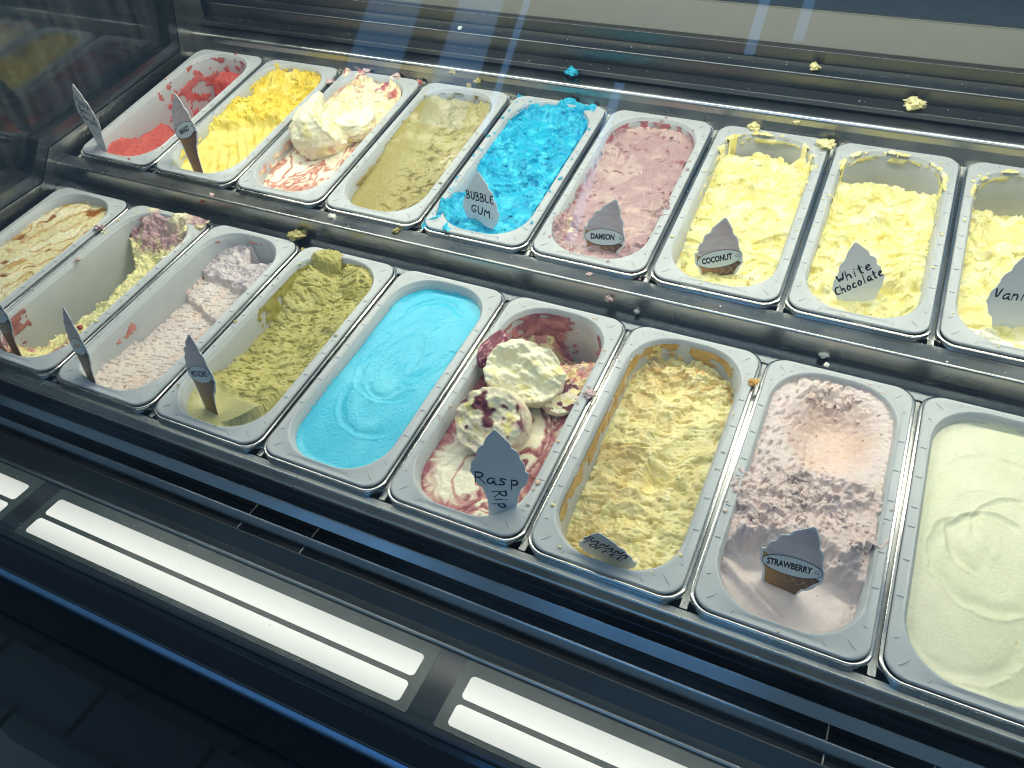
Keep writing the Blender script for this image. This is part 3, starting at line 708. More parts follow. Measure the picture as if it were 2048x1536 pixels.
def t_damson(s):
    H = -.014-.006*ss(1, .3, np.abs(XN))+.004*ss(.05, -.1, GY)
    for g in ((.07, .06, .075, 150, 240, .014, .007), (-.03, .0, .05, 290, 400, .010, .006)): H = sweep(H, *g, s+44)
    H = H+creamy(s, .0095, 44)+.0026*torn(s+27, 1, 95)-.0055*pits(rad(20), 65, 190, s+2, .28, .44)
    H = np.where(GY > .132+.010*fbm(GX*40, GY*40, s+3, 2), H-.035, H)
    l = np.exp(-((GX-.066)/.013)**2-((GY+.035)/.030)**2)*(.8+.5*fbm(GX*70, GY*70, s+13, 3)); H = np.where(SD < .012, np.maximum(H, -.012+.026*l+.004*crumbs(110, s+4)), H)
    l2 = np.exp(-((GX+.064)/.014)**2-((GY+.112)/.030)**2)*(.8+.6*fbm(GX*70, GY*70, s+14, 3)); H = np.where(SD < .012, np.maximum(H, -.012+.019*l2+.004*crumbs(110, s+5)), H)
    C = cc(194, 168, 162); C = blend(C, (210, 188, 174), ss(-.1, .6, fbm(GX*40, GY*40, s+6, 3))); C = blend(C, (150, 106, 118), ss(.10, .5, ridge(GX*20+.8*fbm(GX*20, GY*20, s+17, 2), GY*9, s+7, 3))*.42)
    C = blend(C, (150, 76, 92), ss(.35, .65, fbm(GX*55, GY*55, s+8, 3))*ss(.2, 1, np.maximum(np.abs(XN), np.abs(YN)))); C = blend(C, (238, 222, 180), ss(.3, .6, fbm(GX*50+5, GY*50, s+9, 3))*ss(-.05, -.12, GY)*ss(.1, -.6, XN))
    return H, C, .0008, M_ICE
def yellow(s, lvl, back, spots, ledge):
    H = lvl+0*GX
    H = H+creamy(s, .0085, 40)+.0014*torn(s+30, 1, 80)-.0050*pits(rad(10), 35, 105, s+33, .45, .6)+.0003*fbm(GX*300, GY*300, s+2, 2)
    for (x, y, r, h) in spots: H = H+dome(x, y, r, h)*(.8+.3*fbm(GX*90, GY*90, s+3, 2))
    for g in back: H = sweep(H, *g, s+44)
    H = np.where(GY > ledge+.010*fbm(GX*40, GY*40, s+4, 3), H-.045*ss(0, .02, GY-ledge+.006), H)
    rimm = ss(.0, .45, fbm(GX*45, GY*45, s+5, 3)+.12)*ss(.075, .12, GY)*ss(-.004, .0, SD)*ss(.0075, .004, SD)
    H = np.maximum(H, np.where(rimm > .25, .0048+.004*rimm*crumbs(120, s+6), -1))
    C = cc(240, 231, 160); C = blend(C, (247, 241, 196), ss(-.15, .6, fbm(GX*38, GY*38, s+7, 3))); C = deep(C, (226, 204, 86), H, s+8, .55)
    C = blend(C, (196, 176, 84), ss(.50, .8, fbm(GX*80, GY*80, s+9, 3))*.35)
    return H, C, .0009, M_ICE
def t_coconut(s):
    H, C, j, m = yellow(s, -.018-.012*ss(.3, -1, YN)*ss(.4, 1.0, -XN)+.004*XN, [(-.06, .10, .075, 270, 350, .016, .009), (.05, -.13, .085, 100, 200, .014, .007), (-.02, .02, .03, 20, 160, .009, .006)], [(-.02, .05, .03, .008), (.02, .02, .025, .006)], .140)
    return H, C, j, m
def t_whitechoc(s):
    H, C, j, m = yellow(s, -.017-.004*YN, [(-.01, .05, .042, 150, 290, .011, .008), (.03, -.02, .05, 60, 170, .016, .007), (.034, -.066, .030, 180, 340, .008, .008)], [(.034, -.066, .026, .012), (-.045, -.02, .018, .010), (-.02, .09, .03, .006)], .112)
    return H, C, j, m
def t_vanilla(s):
    H, C, j, m = yellow(s, -.020-.006*YN, [(.04, .06, .07, 150, 260, .015, .008), (-.06, -.06, .06, 10, 100, .012, .008)], [(-.02, .0, .03, .008)], .105)
    fr = ss(-.125, -.140, GY); H = H+.008*fr; C = blend(C, (242, 240, 222), fr*ss(-.2, .2, fbm(GX*40, GY*40, s+40, 2)))
    return H, C, j, m

# row, slot, builder, what to call it, tub words
SPEC = [
 ('F', 1, t_caramel, 'cream coloured ice cream streaked with brown caramel', 'caramel streaked cream'),
 ('F', 2, t_berrycream, 'nearly finished yellow cream ice cream with purple berry smears', 'nearly finished yellow and purple berry'),
 ('F', 3, t_pink, 'pale pink ice cream scraped down along one side of its tub', 'scraped-down pale pink'),
 ('F', 4, t_pistachio, 'olive green pistachio ice cream scraped into a long hollow, spilling over the rear rim', 'scraped-out pistachio'),
 ('F', 5, t_bluesmooth, 'untouched smooth sky blue ice cream with swirl marks', 'smooth sky blue'),
 ('F', 6, t_raspfront, 'raspberry ripple ice cream with two loose scoops lying on a flat swirled surface', 'two-scoop raspberry ripple'),
 ('F', 7, t_banana, 'pale yellow banana ice cream with toffee smears, dug deep into its tub', 'banana toffee'),
 ('F', 8, t_strawberry, 'pale pink strawberry ice cream with a scooped hollow and a rough mound', 'strawberry mound'),
 ('F', 9, t_vanillasmooth, 'untouched smooth ivory ice cream with faint swirl marks', 'smooth ivory'),
 ('B', 1, t_redsorbet, 'nearly empty red raspberry sorbet left at both ends of the tub', 'nearly empty red sorbet'),
 ('B', 2, t_mango, 'bright yellow mango ice cream, lumpy behind and smooth in front', 'bright yellow mango'),
 ('B', 3, t_rippleback, 'cream ice cream with red ripple and one large smooth rolled scoop', 'red ripple with one large scoop'),
 ('B', 4, t_olive, 'brownish green ice cream scraped smooth against one wall', 'brownish green'),
 ('B', 5, t_bluerough, 'torn vivid turquoise bubble gum ice cream spilling over the front corner', 'vivid turquoise bubble gum'),
 ('B', 6, t_damson, 'mauve pink damson ice cream with a lump hanging over the side rim', 'mauve damson'),
 ('B', 7, t_coconut, 'pale yellow coconut ice cream with a coconut sign in front', 'coconut'),
 ('B', 8, t_whitechoc, 'pale yellow white chocolate ice cream behind a handwritten sign', 'white chocolate'),
 ('B', 9, t_vanilla, 'pale yellow vanilla ice cream with whiter cream at the front edge', 'vanilla'),
]
# wall smears: list of (angle test on (x, y), depth range, colour, coverage, seed)
PER = ring(1, 1, .5, 0)
def wallpts(n=360):
    a, b, r = OA, OB, OR_
    segs = []
    L = [('l', (a, -b+r), (a, b-r)), ('a', (a-r, b-r), 0), ('l', (a-r, b), (-a+r, b)), ('a', (-a+r, b-r), 90), ('l', (-a, b-r), (-a, -b+r)), ('a', (-a+r, -b+r), 180), ('l', (-a+r, -b), (a-r, -b)), ('a', (a-r, -b+r), 270)]
    P = []; NN = []
    for k in L:
        if k[0] == 'l':
            d = math.dist(k[1], k[2]); m = max(2, int(d/.0022)); p0, p1 = np.array(k[1]), np.array(k[2]); t = (p1-p0)/d; nr = np.array([-t[1], t[0]])
            for i in range(m): P.append(p0+(p1-p0)*i/m); NN.append(nr)
        else:
            m = int(r*math.pi/2/.0022)
            for i in range(m):
                an = rad(k[2]+90*i/m); dr = np.array([math.cos(an), math.sin(an)]); P.append(np.array(k[1])+r*dr); NN.append(-dr)
    return np.array(P), np.array(NN)
WP, WN = wallpts()
def smear(parent, fn, rgb, rgb2, seed, thick=.0022, M=None, sc=60):
    zs = np.linspace(-.0005, -.085, 44); n = len(WP); m = len(zs)
    s = np.arange(n)*.0022
    S_, Z_ = np.meshgrid(s, zs, indexing='ij')
    wgt = fn(WP[:, 0][:, None]+0*Z_, WP[:, 1][:, None]+0*Z_, Z_)
    t = fbm(S_*sc, Z_*sc*1.3, seed, 4)*.9+.25*crumb1(S_*150, Z_*150, seed)+wgt*1.6-1.0
    th = thick*np.clip(t, 0, 1)**.5+.0006*(t > 0)-.0015*(t <= 0)
    inw = (.06*(-Z_)+th)
    V = np.stack([WP[:, 0][:, None]+WN[:, 0][:, None]*inw, WP[:, 1][:, None]+WN[:, 1][:, None]*inw, Z_], -1).reshape(-1, 3)
    I = np.arange(n*m).reshape(n, m); J = np.roll(I, -1, 0)
    F = np.stack([I[:, :-1], J[:, :-1], J[:, 1:], I[:, 1:]], -1).reshape(-1, 4)
    k = (t > 0).ravel(); F = F[k[F].any(1)]
    if len(F) == 0: return
    used = np.zeros(n*m, bool); used[F.ravel()] = True; mp = np.cumsum(used)-1
    c = lin(rgb)+(lin(rgb2)-lin(rgb))*ss(-.3, .5, fbm(S_*50, Z_*50, seed+5, 3))[..., None]
    me = gridmesh('wall_smear', V[used], mp[F], c.reshape(-1, 3)[used])
    return tag(link('wall_smear', me, M_ICE, parent), kind='stuff')
def crumb1(x, y, s): return np.clip(1-worley(x, y, s), 0, 1)

def ico(sub):
    bm = bmesh.new(); bmesh.ops.create_icosphere(bm, subdivisions=sub, radius=1)
    V = np.array([v.co[:] for v in bm.verts]); F = np.array([[v.index for v in f.verts] for f in bm.faces]); bm.free(); return V, F
CV, CF = ico(2)
def loose(parent, H, C, mask, n, r0, r1, seed):
    """torn-off crumbs and flakes lying on the rough parts of one ice cream"""
    r = np.random.RandomState(seed)
    wgt = np.clip(mask, 0, 1)*(SD < -.004)*(H > SURF+.002)*ss(-.1, .35, fbm(GX*40, GY*40, seed, 3))
    if wgt.sum() <= 0: return
    pick = r.choice(wgt.size, n, p=(wgt/wgt.sum()).ravel())
    V, F, K = [], [], []
    Hf = H.ravel(); Cf = C.reshape(-1, 3); gxf = GX.ravel(); gyf = GY.ravel()
    for q, p in enumerate(pick):
        rr = r0+(r1-r0)*r.rand()**2.2
        P = CV+r.rand(3)*0
        a = r.rand(3)*9
        k = 1+.7*(np.sin(CV[:, 0]*2.9+a[0])*np.sin(CV[:, 1]*3.1+a[1])+.6*np.sin(CV[:, 2]*5.3+a[2]+CV[:, 0]*4)*np.sin(CV[:, 1]*6+a[0]))
        P = CV*np.clip(k, .35, 1.9)[:, None]*np.array([1, .6+.5*r.rand(), .35+.4*r.rand()])*rr
        t = r.rand()*6.28; ct, st = math.cos(t), math.sin(t)
        P = np.stack([P[:, 0]*ct-P[:, 1]*st+gxf[p], P[:, 0]*st+P[:, 1]*ct+gyf[p], P[:, 2]+Hf[p]+rr*.10], 1)
        F.append(CF+len(CV)*q); V.append(P); K.append(np.repeat(Cf[p][None]*(.96+.08*r.rand()), len(CV), 0))
    me = gridmesh('loose_crumbs', np.concatenate(V), np.concatenate(F), np.clip(np.concatenate(K), 0, 1))
    tag(link('loose_crumbs', me, M_ICE, parent), kind='stuff')
ONE = np.ones(GX.shape)
LOOSE = {'F2': (ss(.05, .09, np.abs(GY)), 90, .0008, .0034), 'F3': (ss(.0, .06, GY), 50, .0008, .0030), 'F4': (ss(-.10, -.06, GY), 60, .0007, .0028),
         'F6': (ss(.06, .09, GY), 170, .0008, .0032), 'F7': (.35*ONE+ss(.09, .12, GY), 50, .0007, .0034), 'F8': (ss(.05, .03, np.abs(GY+.025))+.3*ss(.11, .14, GY), 260, .0008, .0044),
         'B2': (ss(-.01, .02, GY), 110, .001, .0040), 'B3': (ss(.01, .04, GY), 150, .0008, .0036), 'B4': (ss(-.3, .2, XN), 60, .0006, .0022), 'B5': (ONE, 120, .0010, .0040),
         'B6': (ONE, 70, .0008, .0036), 'B7': (ONE, 70, .0009, .0042), 'B8': (ONE, 60, .0009, .0042), 'B9': (ONE, 60, .0009, .0042), 'B1': (ss(.09, .12, GY)+ss(-.03, -.05, GY)*.3, 40, .0008, .0026)}
def rimflecks(parent, C, n, seed):
    r = np.random.RandomState(seed); ok = np.flatnonzero(((SD > .001) & (SD < .012)).ravel()); V, F, K = [], [], []
    mean = C.reshape(-1, 3)[(SD < -.01).ravel()].mean(0); Sf = SURF.ravel()
    for q in range(n):
        p = r.choice(ok); rr = .0004+.0016*r.rand()**3
        P = FV*np.array([.7+.9*r.rand(), .7+.9*r.rand(), .45])*rr*(1+.4*r.rand(len(FV), 1))+np.array([GX.ravel()[p], GY.ravel()[p], Sf[p]+rr*.1])
        V.append(P); F.append(FF_+len(FV)*q); K.append(np.repeat(mean[None], len(FV), 0))
    tag(link('rim_flecks', gridmesh('rim_flecks', np.concatenate(V), np.concatenate(F), np.concatenate(K)), M_ICE, parent), kind='stuff')
FV, FF_ = ico(2)
# where a filling climbs over its rim
SPILL = {'F4': (GX < .005) & (GY > .13), 'B5': ((GX < -.03) & (GY < -.05)) | (GY > .15), 'B6': (np.abs(GX) > .045) & (GY < .02), 'B7': GY > .06, 'B8': GY > .06, 'B9': GY > .06,
         'F2': GY > .11, 'B2': (GY > .15) & (GX < .03), 'B3': GY > .14, 'F8': (GY < .0) & (GY > -.05)}
ICE = {}; TB = {}
for i, (row, k, fn, lab, short) in enumerate(SPEC):
    M = rowM(row, k)
    p = link('steel_pan', me_pan, None, None, M); tag(p, 'stainless steel pan holding the %s tub' % short, 'pan', 'stainless pans in the freezer wells')
    t = link('plastic_tub', me_tub, None, None, M); tag(t, 'translucent plastic tub of %s ice cream' % short, 'tub', 'plastic ice cream tubs')
    tag(link('moulded_ribs', me_rib, None, t), kind='stuff')
    H, C, j, mt = fn(100+37*i)
    ok = SPILL.get(row+str(k), np.zeros(GX.shape, bool))
    H = np.where((SD > .0005) & ~ok, -.05, np.where((SD > -.007) & ~ok, np.minimum(H, -.0015+.0015*fbm(GX*90, GY*90, 40+i, 2)), H))
    me = field_mesh('ice_cream', H, C, j, 500+i, .0012 if mt is M_ICE else .0003)
    o = link('ice_cream', me, mt, None, M); tag(o, lab, 'ice cream', 'ice creams in tubs')
    ICE[row+str(k)] = o; TB[row+str(k)] = t
    if row+str(k) not in ('F5', 'F9', 'F1'): rimflecks(o, C, {'B5': 60, 'F2': 50, 'F6': 50, 'B6': 45, 'B7': 40, 'B8': 40}.get(row+str(k), 18), 800+i)
    if row+str(k) in LOOSE: loose(o, H, C, *LOOSE[row+str(k)], 700+i)
sm = smear
sm(ICE['F4'], lambda x, y, z: ss(-.05, -.063, x)*ss(-.01, .06, y)*.82*ss(-.05, -.03, z)+.75*ss(.14, .15, y)*ss(-.03, -.01, z), (176, 168, 92), (158, 148, 70), 11, .003)
sm(ICE['F7'], lambda x, y, z: .72*ss(-.06, -.065, x)*ss(-.045, -.012, z)+.72*ss(.12, .15, y)*ss(-.040, -.008, z), (206, 172, 108), (190, 148, 78), 12, .0012, sc=42)
sm(ICE['F7'], lambda x, y, z: .62*ss(.13, .15, y)*ss(.02, -.05, x)+.45*ss(-.064, -.066, x)*ss(-.06, -.03, z)*ss(.05, .12, y), (240, 226, 170), (228, 206, 140), 13, .003)
sm(ICE['F6'], lambda x, y, z: .85*ss(.135, .155, y)*ss(.035, -.01, x)+.62*ss(.05, .12, y)*ss(.04, .06, np.abs(x)), (150, 92, 108), (196, 140, 140), 14, .0025)
sm(ICE['F2'], lambda x, y, z: .62*ss(.10, .15, y)+.70*ss(-.10, -.145, y)*ss(-.07, -.03, z)+.52*ss(.06, .065, x)*ss(-.025, -.006, z), (164, 116, 124), (200, 150, 140), 15, .0020)
sm(ICE['F2'], lambda x, y, z: .70*ss(-.060, -.064, x)*ss(-.06, -.10, y)*ss(-.06, -.02, z), (176, 120, 112), (150, 90, 96), 25, .0020)
sm(ICE['F3'], lambda x, y, z: .46*ss(.11, .15, y)*ss(-.022, -.004, z)+.74*ss(-.064, -.066, x)*np.exp(-((y+.055)/.025)**2)*np.exp(-((z+.018)/.010)**2), (206, 150, 138), (188, 110, 90), 16, .0022)
sm(ICE['B1'], lambda x, y, z: .50*ss(-.05, .06, y)+.34*ss(-.05, -.10, y)+.3*ss(.06, .065, x)*ss(-.03, -.01, z), (206, 120, 114), (196, 92, 84), 17, .0010, sc=34)
sm(ICE['B4'], lambda x, y, z: .74*ss(-.060, -.065, x)*ss(-.040, -.012, z)*ss(-.006, -.010, z)*ss(-.16, -.08, y)+.48*ss(.10, .15, y), (180, 168, 116), (158, 144, 84), 18, .0016)
sm(ICE['B5'], lambda x, y, z: .9*ss(.10, .135, y)+.62*ss(.055, .064, x)*ss(-.03, -.005, z)+.55*ss(-.06, -.064, x)*ss(.02, .08, y), (38, 180, 210), (20, 150, 196), 19, .003)
sm(ICE['B6'], lambda x, y, z: .56*ss(.10, .14, y)+.44*ss(.05, .064, np.abs(x))*ss(-.03, -.005, z), (190, 120, 126), (206, 170, 166), 20, .0016)
for kk, sd_ in (('B7', 21), ('B8', 22), ('B9', 23)):
    sm(ICE[kk], lambda x, y, z: .62*ss(.09, .14, y)*ss(-.016, -.003, z)+.50*ss(.06, .065, np.abs(x))*ss(-.012, -.003, z)*ss(-.05, .05, y), (243, 236, 180), (232, 220, 146), sd_, .0025)
sm(ICE['B3'], lambda x, y, z: .55*ss(.09, .14, y)+.62*ss(.055, .064, np.abs(x))*ss(-.03, -.008, z), (216, 170, 156), (240, 226, 196), 24, .0016)
sm(ICE['B2'], lambda x, y, z: .62*ss(.10, .14, y)+.44*ss(.05, .064, np.abs(x))*ss(-.03, -.008, z), (236, 216, 96), (240, 226, 130), 26, .003)

# ---- loose scoops (parts of the ice cream they lie on)
IV, IF = ico(6); IV4, IF4 = ico(4)
def scoop(parent, c, r, cut, cutd, colf, seed, rough=.06, shell=.015, rot=0):
    n = np.array(cut, float); n /= np.linalg.norm(n)
    P = IV.copy(); d = P@n
    over = d > cutd
    P = P-np.outer(np.maximum(d-cutd, 0)*.93, n)
    face = ss(cutd-.12, cutd+.06, d)
    nz = p3(P, 1.5, seed, 4); nf = p3(P, 4.5, seed+3, 4); rid = p3(P, 12, seed+4, 2)
    P = P+IV*(shell*nz+.25*shell*nf)[:, None]*(1-face)[:, None]+np.outer(face*(rough*nz*1.3+rough*.28*nf+rough*.10*rid), n)
    lipd = np.exp(-((d-cutd)/.10)**2); P = P+(IV-np.outer(d, n))*(lipd*(.05+.16*np.clip(nz, -1, 1)))[:, None]
    P = P*np.array(r)
    ca, sa = math.cos(rot), math.sin(rot); R_ = np.array([[ca, -sa, 0], [sa, ca, 0], [0, 0, 1]])
    P = P@R_.T+np.array(c)
    C = colf(IV, d, face, seed)
    return link('scoop', gridmesh('scoop', P, IF, C), M_ICE, parent)
def col_rasp(P, d, f, s):
    c = np.ones((len(P), 1))*lin((240, 230, 196))
    a = p3(P, 2.4, s+20, 4); b = p3(P, 3.1, s+30, 4)
    c = c+(lin((238, 222, 140))-c)*(ss(.0, .5, a)*f)[:, None]
    c = c+(lin((206, 160, 164))-c)*(ss(.05, .45, b)*(.5+.4*(1-f)))[:, None]
    k = p3(P, 1.7, s+40, 3)
    c = c+(lin((104, 36, 52))-c)*(ss(.18, .36, k+.25*b)*np.maximum(f, .25))[:, None]
    return c
def col_cream(P, d, f, s):
    c = np.ones((len(P), 1))*lin((246, 240, 208)); a = p3(P, 2.0, s+20, 4); b = p3(P, 4, s+30, 3)
    c = c+(lin((240, 226, 150))-c)*(ss(.0, .5, a)*.8)[:, None]
    c = c+(lin((214, 160, 150))-c)*(ss(.1, .5, b)*ss(.35, -.4, P[:, 2]))[:, None]
    return c
scoop(ICE['F6'], (-.008, -.040, .006), (.045, .042, .038), (-.12, -.50, .85), .42, col_rasp, 3, .13, .035)
scoop(ICE['F6'], (-.002, .036, .012), (.050, .040, .038), (.15, -.35, .90), .35, col_cream, 5, .30, .10)
scoop(ICE['F6'], (.046, .030, -.004), (.024, .026, .016), (.3, -.2, .9), .45, col_rasp, 8, .12, .06)
scoop(ICE['F6'], (-.058, .062, .012), (.016, .032, .013), (-.3, .1, .9), .5, lambda P, d, f, s: np.ones((len(P), 1))*lin((118, 54, 66))+(lin((200, 150, 160))-lin((118, 54, 66)))*ss(.0, .4, p3(P, 3, s, 3))[:, None], 9, .16, .08)
scoop(ICE['B3'], (-.014, -.006, .004), (.048, .056, .050), (.45, .70, .55), .45, col_cream, 13, .26, .12, rot=-.35)
scoop(ICE['B3'], (.022, .030, .0), (.036, .040, .026), (.1, .2, .9), .5, col_cream, 17, .30, .14)

# ------------------------------------------------------------------ flavour signs
def pz(u, v): return ((u-600)*6.6e-5, (1370-v)*7.4e-5)
OUT = [(505, 2050), (350, 2050), (262, 1500), (245, 1250), (232, 1160), (215, 1080), (160, 1010), (140, 960), (136, 860), (122, 800), (128, 772), (160, 755), (190, 745), (200, 660), (225, 600), (290, 545), (305, 500), (315, 450), (350, 408), (440, 370), (452, 330), (480, 285), (580, 205), (660, 140), (705, 103), (725, 98), (750, 112), (775, 150), (820, 220), (860, 300), (875, 395), (915, 425), (960, 480), (968, 520), (982, 548), (968, 580), (998, 680), (1048, 760), (1052, 880), (1062, 925), (1040, 960), (1000, 1010), (960, 1100), (900, 1170), (840, 1205), (800, 1290), (760, 1380), (720, 1500), (675, 2050)]
def flat(name, pts, y, mat, parent, th=.0002):
    n = len(pts); v = [(x, y, z) for x, z in pts]+[(x, y-th, z) for x, z in pts]
    f = [tuple(range(n)), tuple(range(2*n-1, n-1, -1))]+[(i, n+i, n+(i+1) % n, (i+1) % n) for i in range(n)]
    me = pymesh(name, v, f); bm = bmesh.new(); bm.from_mesh(me); bmesh.ops.triangulate(bm, faces=[q for q in bm.faces if len(q.verts) > 4]); bmesh.ops.recalc_face_normals(bm, faces=bm.faces); bm.to_mesh(me); bm.free()
    return link(name, me, mat, parent)
def ribbon(lines, wd, y, jit=0, seed=0):
    rnd = random.Random(seed); v = []; f = []
    for L in lines:
        L = [(a+rnd.uniform(-jit, jit), b+rnd.uniform(-jit, jit)) for a, b in L]
        if len(L) == 1: L = [L[0], (L[0][0]+wd*.3, L[0][1])]
        # smooth the pen path
        P = np.array(L)
        for _ in range(2 if len(P) > 2 else 0):
            Q = [P[0]]
            for a, b in zip(P[:-1], P[1:]): Q += [a*.75+b*.25, a*.25+b*.75]
            Q.append(P[-1]); P = np.array(Q)
        d = np.gradient(P, axis=0); d /= np.linalg.norm(d, axis=1)[:, None]+1e-9
        P[0] -= d[0]*wd*.4; P[-1] += d[-1]*wd*.4
        nr = np.stack([-d[:, 1], d[:, 0]], 1); b0 = len(v)
        for i, (p, q) in enumerate(zip(P, nr)):
            ww = wd*.5*(.85+.3*rnd.random())*(.6 if i in (0, len(P)-1) else 1)
            v.append((p[0]+q[0]*ww, y, p[1]+q[1]*ww)); v.append((p[0]-q[0]*ww, y, p[1]-q[1]*ww))
        for i in range(len(P)-1): f.append((b0+2*i, b0+2*i+1, b0+2*i+3, b0+2*i+2))
    return v, f
G = {'R': [[(.05, 0), (.1, 1)], [(.05, .95), (.5, 1), (.65, .8), (.5, .55), (.12, .5)], [(.25, .5), (.75, 0)]],
     'a': [[(.6, .5), (.35, .6), (.08, .35), (.15, .05), (.4, .05), (.6, .4), (.62, .05), (.75, .0)]],
     's': [[(.6, .58), (.3, .65), (.2, .45), (.5, .3), (.45, .05), (.08, .05)]],
     'p': [[(.15, -.3), (.2, .6)], [(.2, .5), (.45, .65), (.65, .45), (.5, .15), (.2, .15)]],
     'B': [[(.1, 0), (.12, 1)], [(.05, .98), (.5, .95), (.55, .7), (.15, .53)], [(.15, .53), (.65, .4), (.6, .08), (.05, .0)]],
     'e': [[(.1, .3), (.55, .4), (.5, .6), (.25, .6), (.08, .3), (.25, .0), (.6, .1)]],
     'r': [[(.15, 0), (.18, .6)], [(.18, .4), (.35, .6), (.55, .55)]],
     'y': [[(.1, .6), (.3, .15)], [(.6, .6), (.3, .1), (.05, -.35)]],
     'S': [[(.65, .9), (.3, 1), (.15, .75), (.55, .45), (.55, .1), (.05, .05)]],
     'o': [[(.35, .6), (.08, .35), (.2, .02), (.5, .05), (.6, .4), (.35, .6)]],
     'b': [[(.12, 0), (.15, 1)], [(.15, .4), (.4, .6), (.62, .3), (.4, 0), (.14, .1)]],
     't': [[(.3, .95), (.3, .1), (.5, .0)], [(.08, .62), (.55, .68)]],
     'U': [[(.1, 1), (.12, .2), (.35, 0), (.6, .2), (.62, 1)]],
     'L': [[(.1, 1), (.12, .02), (.6, .08)]],
     'E': [[(.6, .98), (.12, .95), (.12, .05), (.65, .05)], [(.12, .5), (.5, .55)]],
     'G': [[(.7, .85), (.4, 1), (.08, .6), (.2, .1), (.55, .05), (.7, .4), (.4, .42)]],
     'M': [[(.08, 0), (.15, 1), (.4, .4), (.68, 1), (.75, 0)]],
     'W': [[(.05, .9), (.22, .05), (.4, .6), (.58, .05), (.8, .95)]],
     'h': [[(.12, 0), (.15, 1)], [(.15, .35), (.4, .58), (.55, .4), (.58, 0)]],
     'i': [[(.2, 0), (.22, .55)], [(.24, .8)]],
     'C': [[(.7, .85), (.35, 1), (.08, .55), (.25, .05), (.7, .1)]],
     'c': [[(.55, .5), (.3, .6), (.1, .3), (.28, .02), (.58, .1)]],
     'l': [[(.2, 1), (.2, 0)]],
     'V': [[(.05, 1), (.3, 0), (.6, 1)]],
     'n': [[(.12, 0), (.14, .6)], [(.14, .4), (.4, .6), (.55, .4), (.55, 0)]],
     'A': [[(.05, 0), (.35, 1), (.65, 0)], [(.15, .38), (.55, .4)]],
     'N': [[(.1, 0), (.12, 1), (.6, .05), (.62, 1)]],
     'T': [[(.05, .95), (.65, 1)], [(.35, .95), (.33, 0)]],
     'O': [[(.35, 1), (.08, .6), (.2, .05), (.5, .02), (.65, .5), (.5, .95), (.3, 1)]],
     'F': [[(.12, 0), (.12, .98), (.62, 1)], [(.12, .52), (.5, .55)]],
     '-': [[(.05, .4), (.45, .42)]], '.': [[(.15, .02)]]}
def write(parent, lines, y, wd=.0021, seed=0):
    """lines: (text, x, z, letter width, height, slant angle in degrees)"""
    allv, allf = [], []
    for q, (txt, x, z, lw, lh, ang) in enumerate(lines):
        ca, sa = math.cos(rad(ang)), math.sin(rad(ang)); pen = 0; L = []
        for chh in txt:
            if chh == ' ': pen += lw*.5; continue
            for st in G[chh]: L.append([(x+(pen+a*lw)*ca-b*lh*sa, z+(pen+a*lw)*sa+b*lh*ca) for a, b in st])
            pen += lw*(.55 if chh in 'il.-' else .9 if chh in 'MW' else .82)
        v, f = ribbon(L, wd, y, .00022, seed+q); b = len(allv); allv += v; allf += [tuple(i+b for i in t) for t in f]
    me = pymesh('handwriting', allv, allf)
    return link('handwriting', me, M_INK, parent)
def printed(parent, txt, cx, cz, ang, width, height, y):
    c = bpy.data.curves.new('lettering', 'FONT'); c.body = txt; c.align_x = 'CENTER'; c.align_y = 'CENTER'; c.size = 1; c.shear = .22; c.offset = .045; c.resolution_u = 3
    o = bpy.data.objects.new('lettering', c); col.objects.link(o); bpy.context.view_layer.update()
    me = bpy.data.meshes.new_from_object(o.evaluated_get(bpy.context.evaluated_depsgraph_get())); bpy.data.objects.remove(o)
    V = np.zeros(len(me.vertices)*3); me.vertices.foreach_get('co', V); V = V.reshape(-1, 3)
    ext = V.max(0)-V.min(0); mid = (V.max(0)+V.min(0))/2; V = (V-mid)
    V[:, 0] *= width/ext[0]; V[:, 1] *= height/ext[1]
    ca, sa = math.cos(rad(ang)), math.sin(rad(ang))
    W = np.stack([cx+V[:, 0]*ca-V[:, 1]*sa, np.full(len(V), y), cz+V[:, 0]*sa+V[:, 1]*ca], 1)
    me.vertices.foreach_set('co', W.ravel()); me.update(); me.name = 'lettering'
    return link('lettering', me, M_BLACKINK, parent)
def ell(cx, cz, a, b, ang, n=40):
    ca, sa = math.cos(rad(ang)), math.sin(rad(ang))
    return [(cx+a*math.cos(t)*ca-b*math.sin(t)*sa, cz+a*math.cos(t)*sa+b*math.sin(t)*ca) for t in [2*math.pi*i/n for i in range(n)]]
def line_ring(name, pts, wd, y, mat, parent):
    v, f = ribbon([pts+[pts[0]]], wd, y); return link(name, pymesh(name, v, f), mat, parent)
SIGN = {
 'B1': (0.0420, 0.4220, 0.1125, -0.2290, 0.0900, 0.2300), 'B2': (0.2505, 0.4333, 0.1091, -0.1470, -0.1123, -0.2557),
 'B5': (0.7654, 0.4448, 0.0664, -0.1157, -0.0588, 0.1069), 'B6': (0.9535, 0.4452, 0.0618, -0.0438, -0.1284, 0.0574),
 'B7': (1.1176, 0.4513, 0.0616, 0.0925, -0.1043, -0.1545), 'B8': (1.2861, 0.4566, 0.0641, 0.4393, -0.1027, -0.1079),
 'B9': (1.4458, 0.4600, 0.0800, 0.3500, -0.1200, 0.0800), 'F3': (0.4115, 0.0192, 0.0189, -0.3057, -0.1009, -0.2124),
 'F2': (0.2369, 0.0361, 0.0090, -0.1607, -0.0901, -0.1581), 'F4': (0.5891, 0.0436, 0.0121, -0.2221, -0.1075, -0.2069),
 'F6': (0.9890, 0.0370, 0.0190, 0.2500, -0.1000, 0.1000), 'F7': (1.1143, 0.0398, -0.0328, 0.0086, 0.3257, 0.0834),
 'F8': (1.2886, 0.0665, -0.0150, -0.1226, -0.1330, -0.0073)}
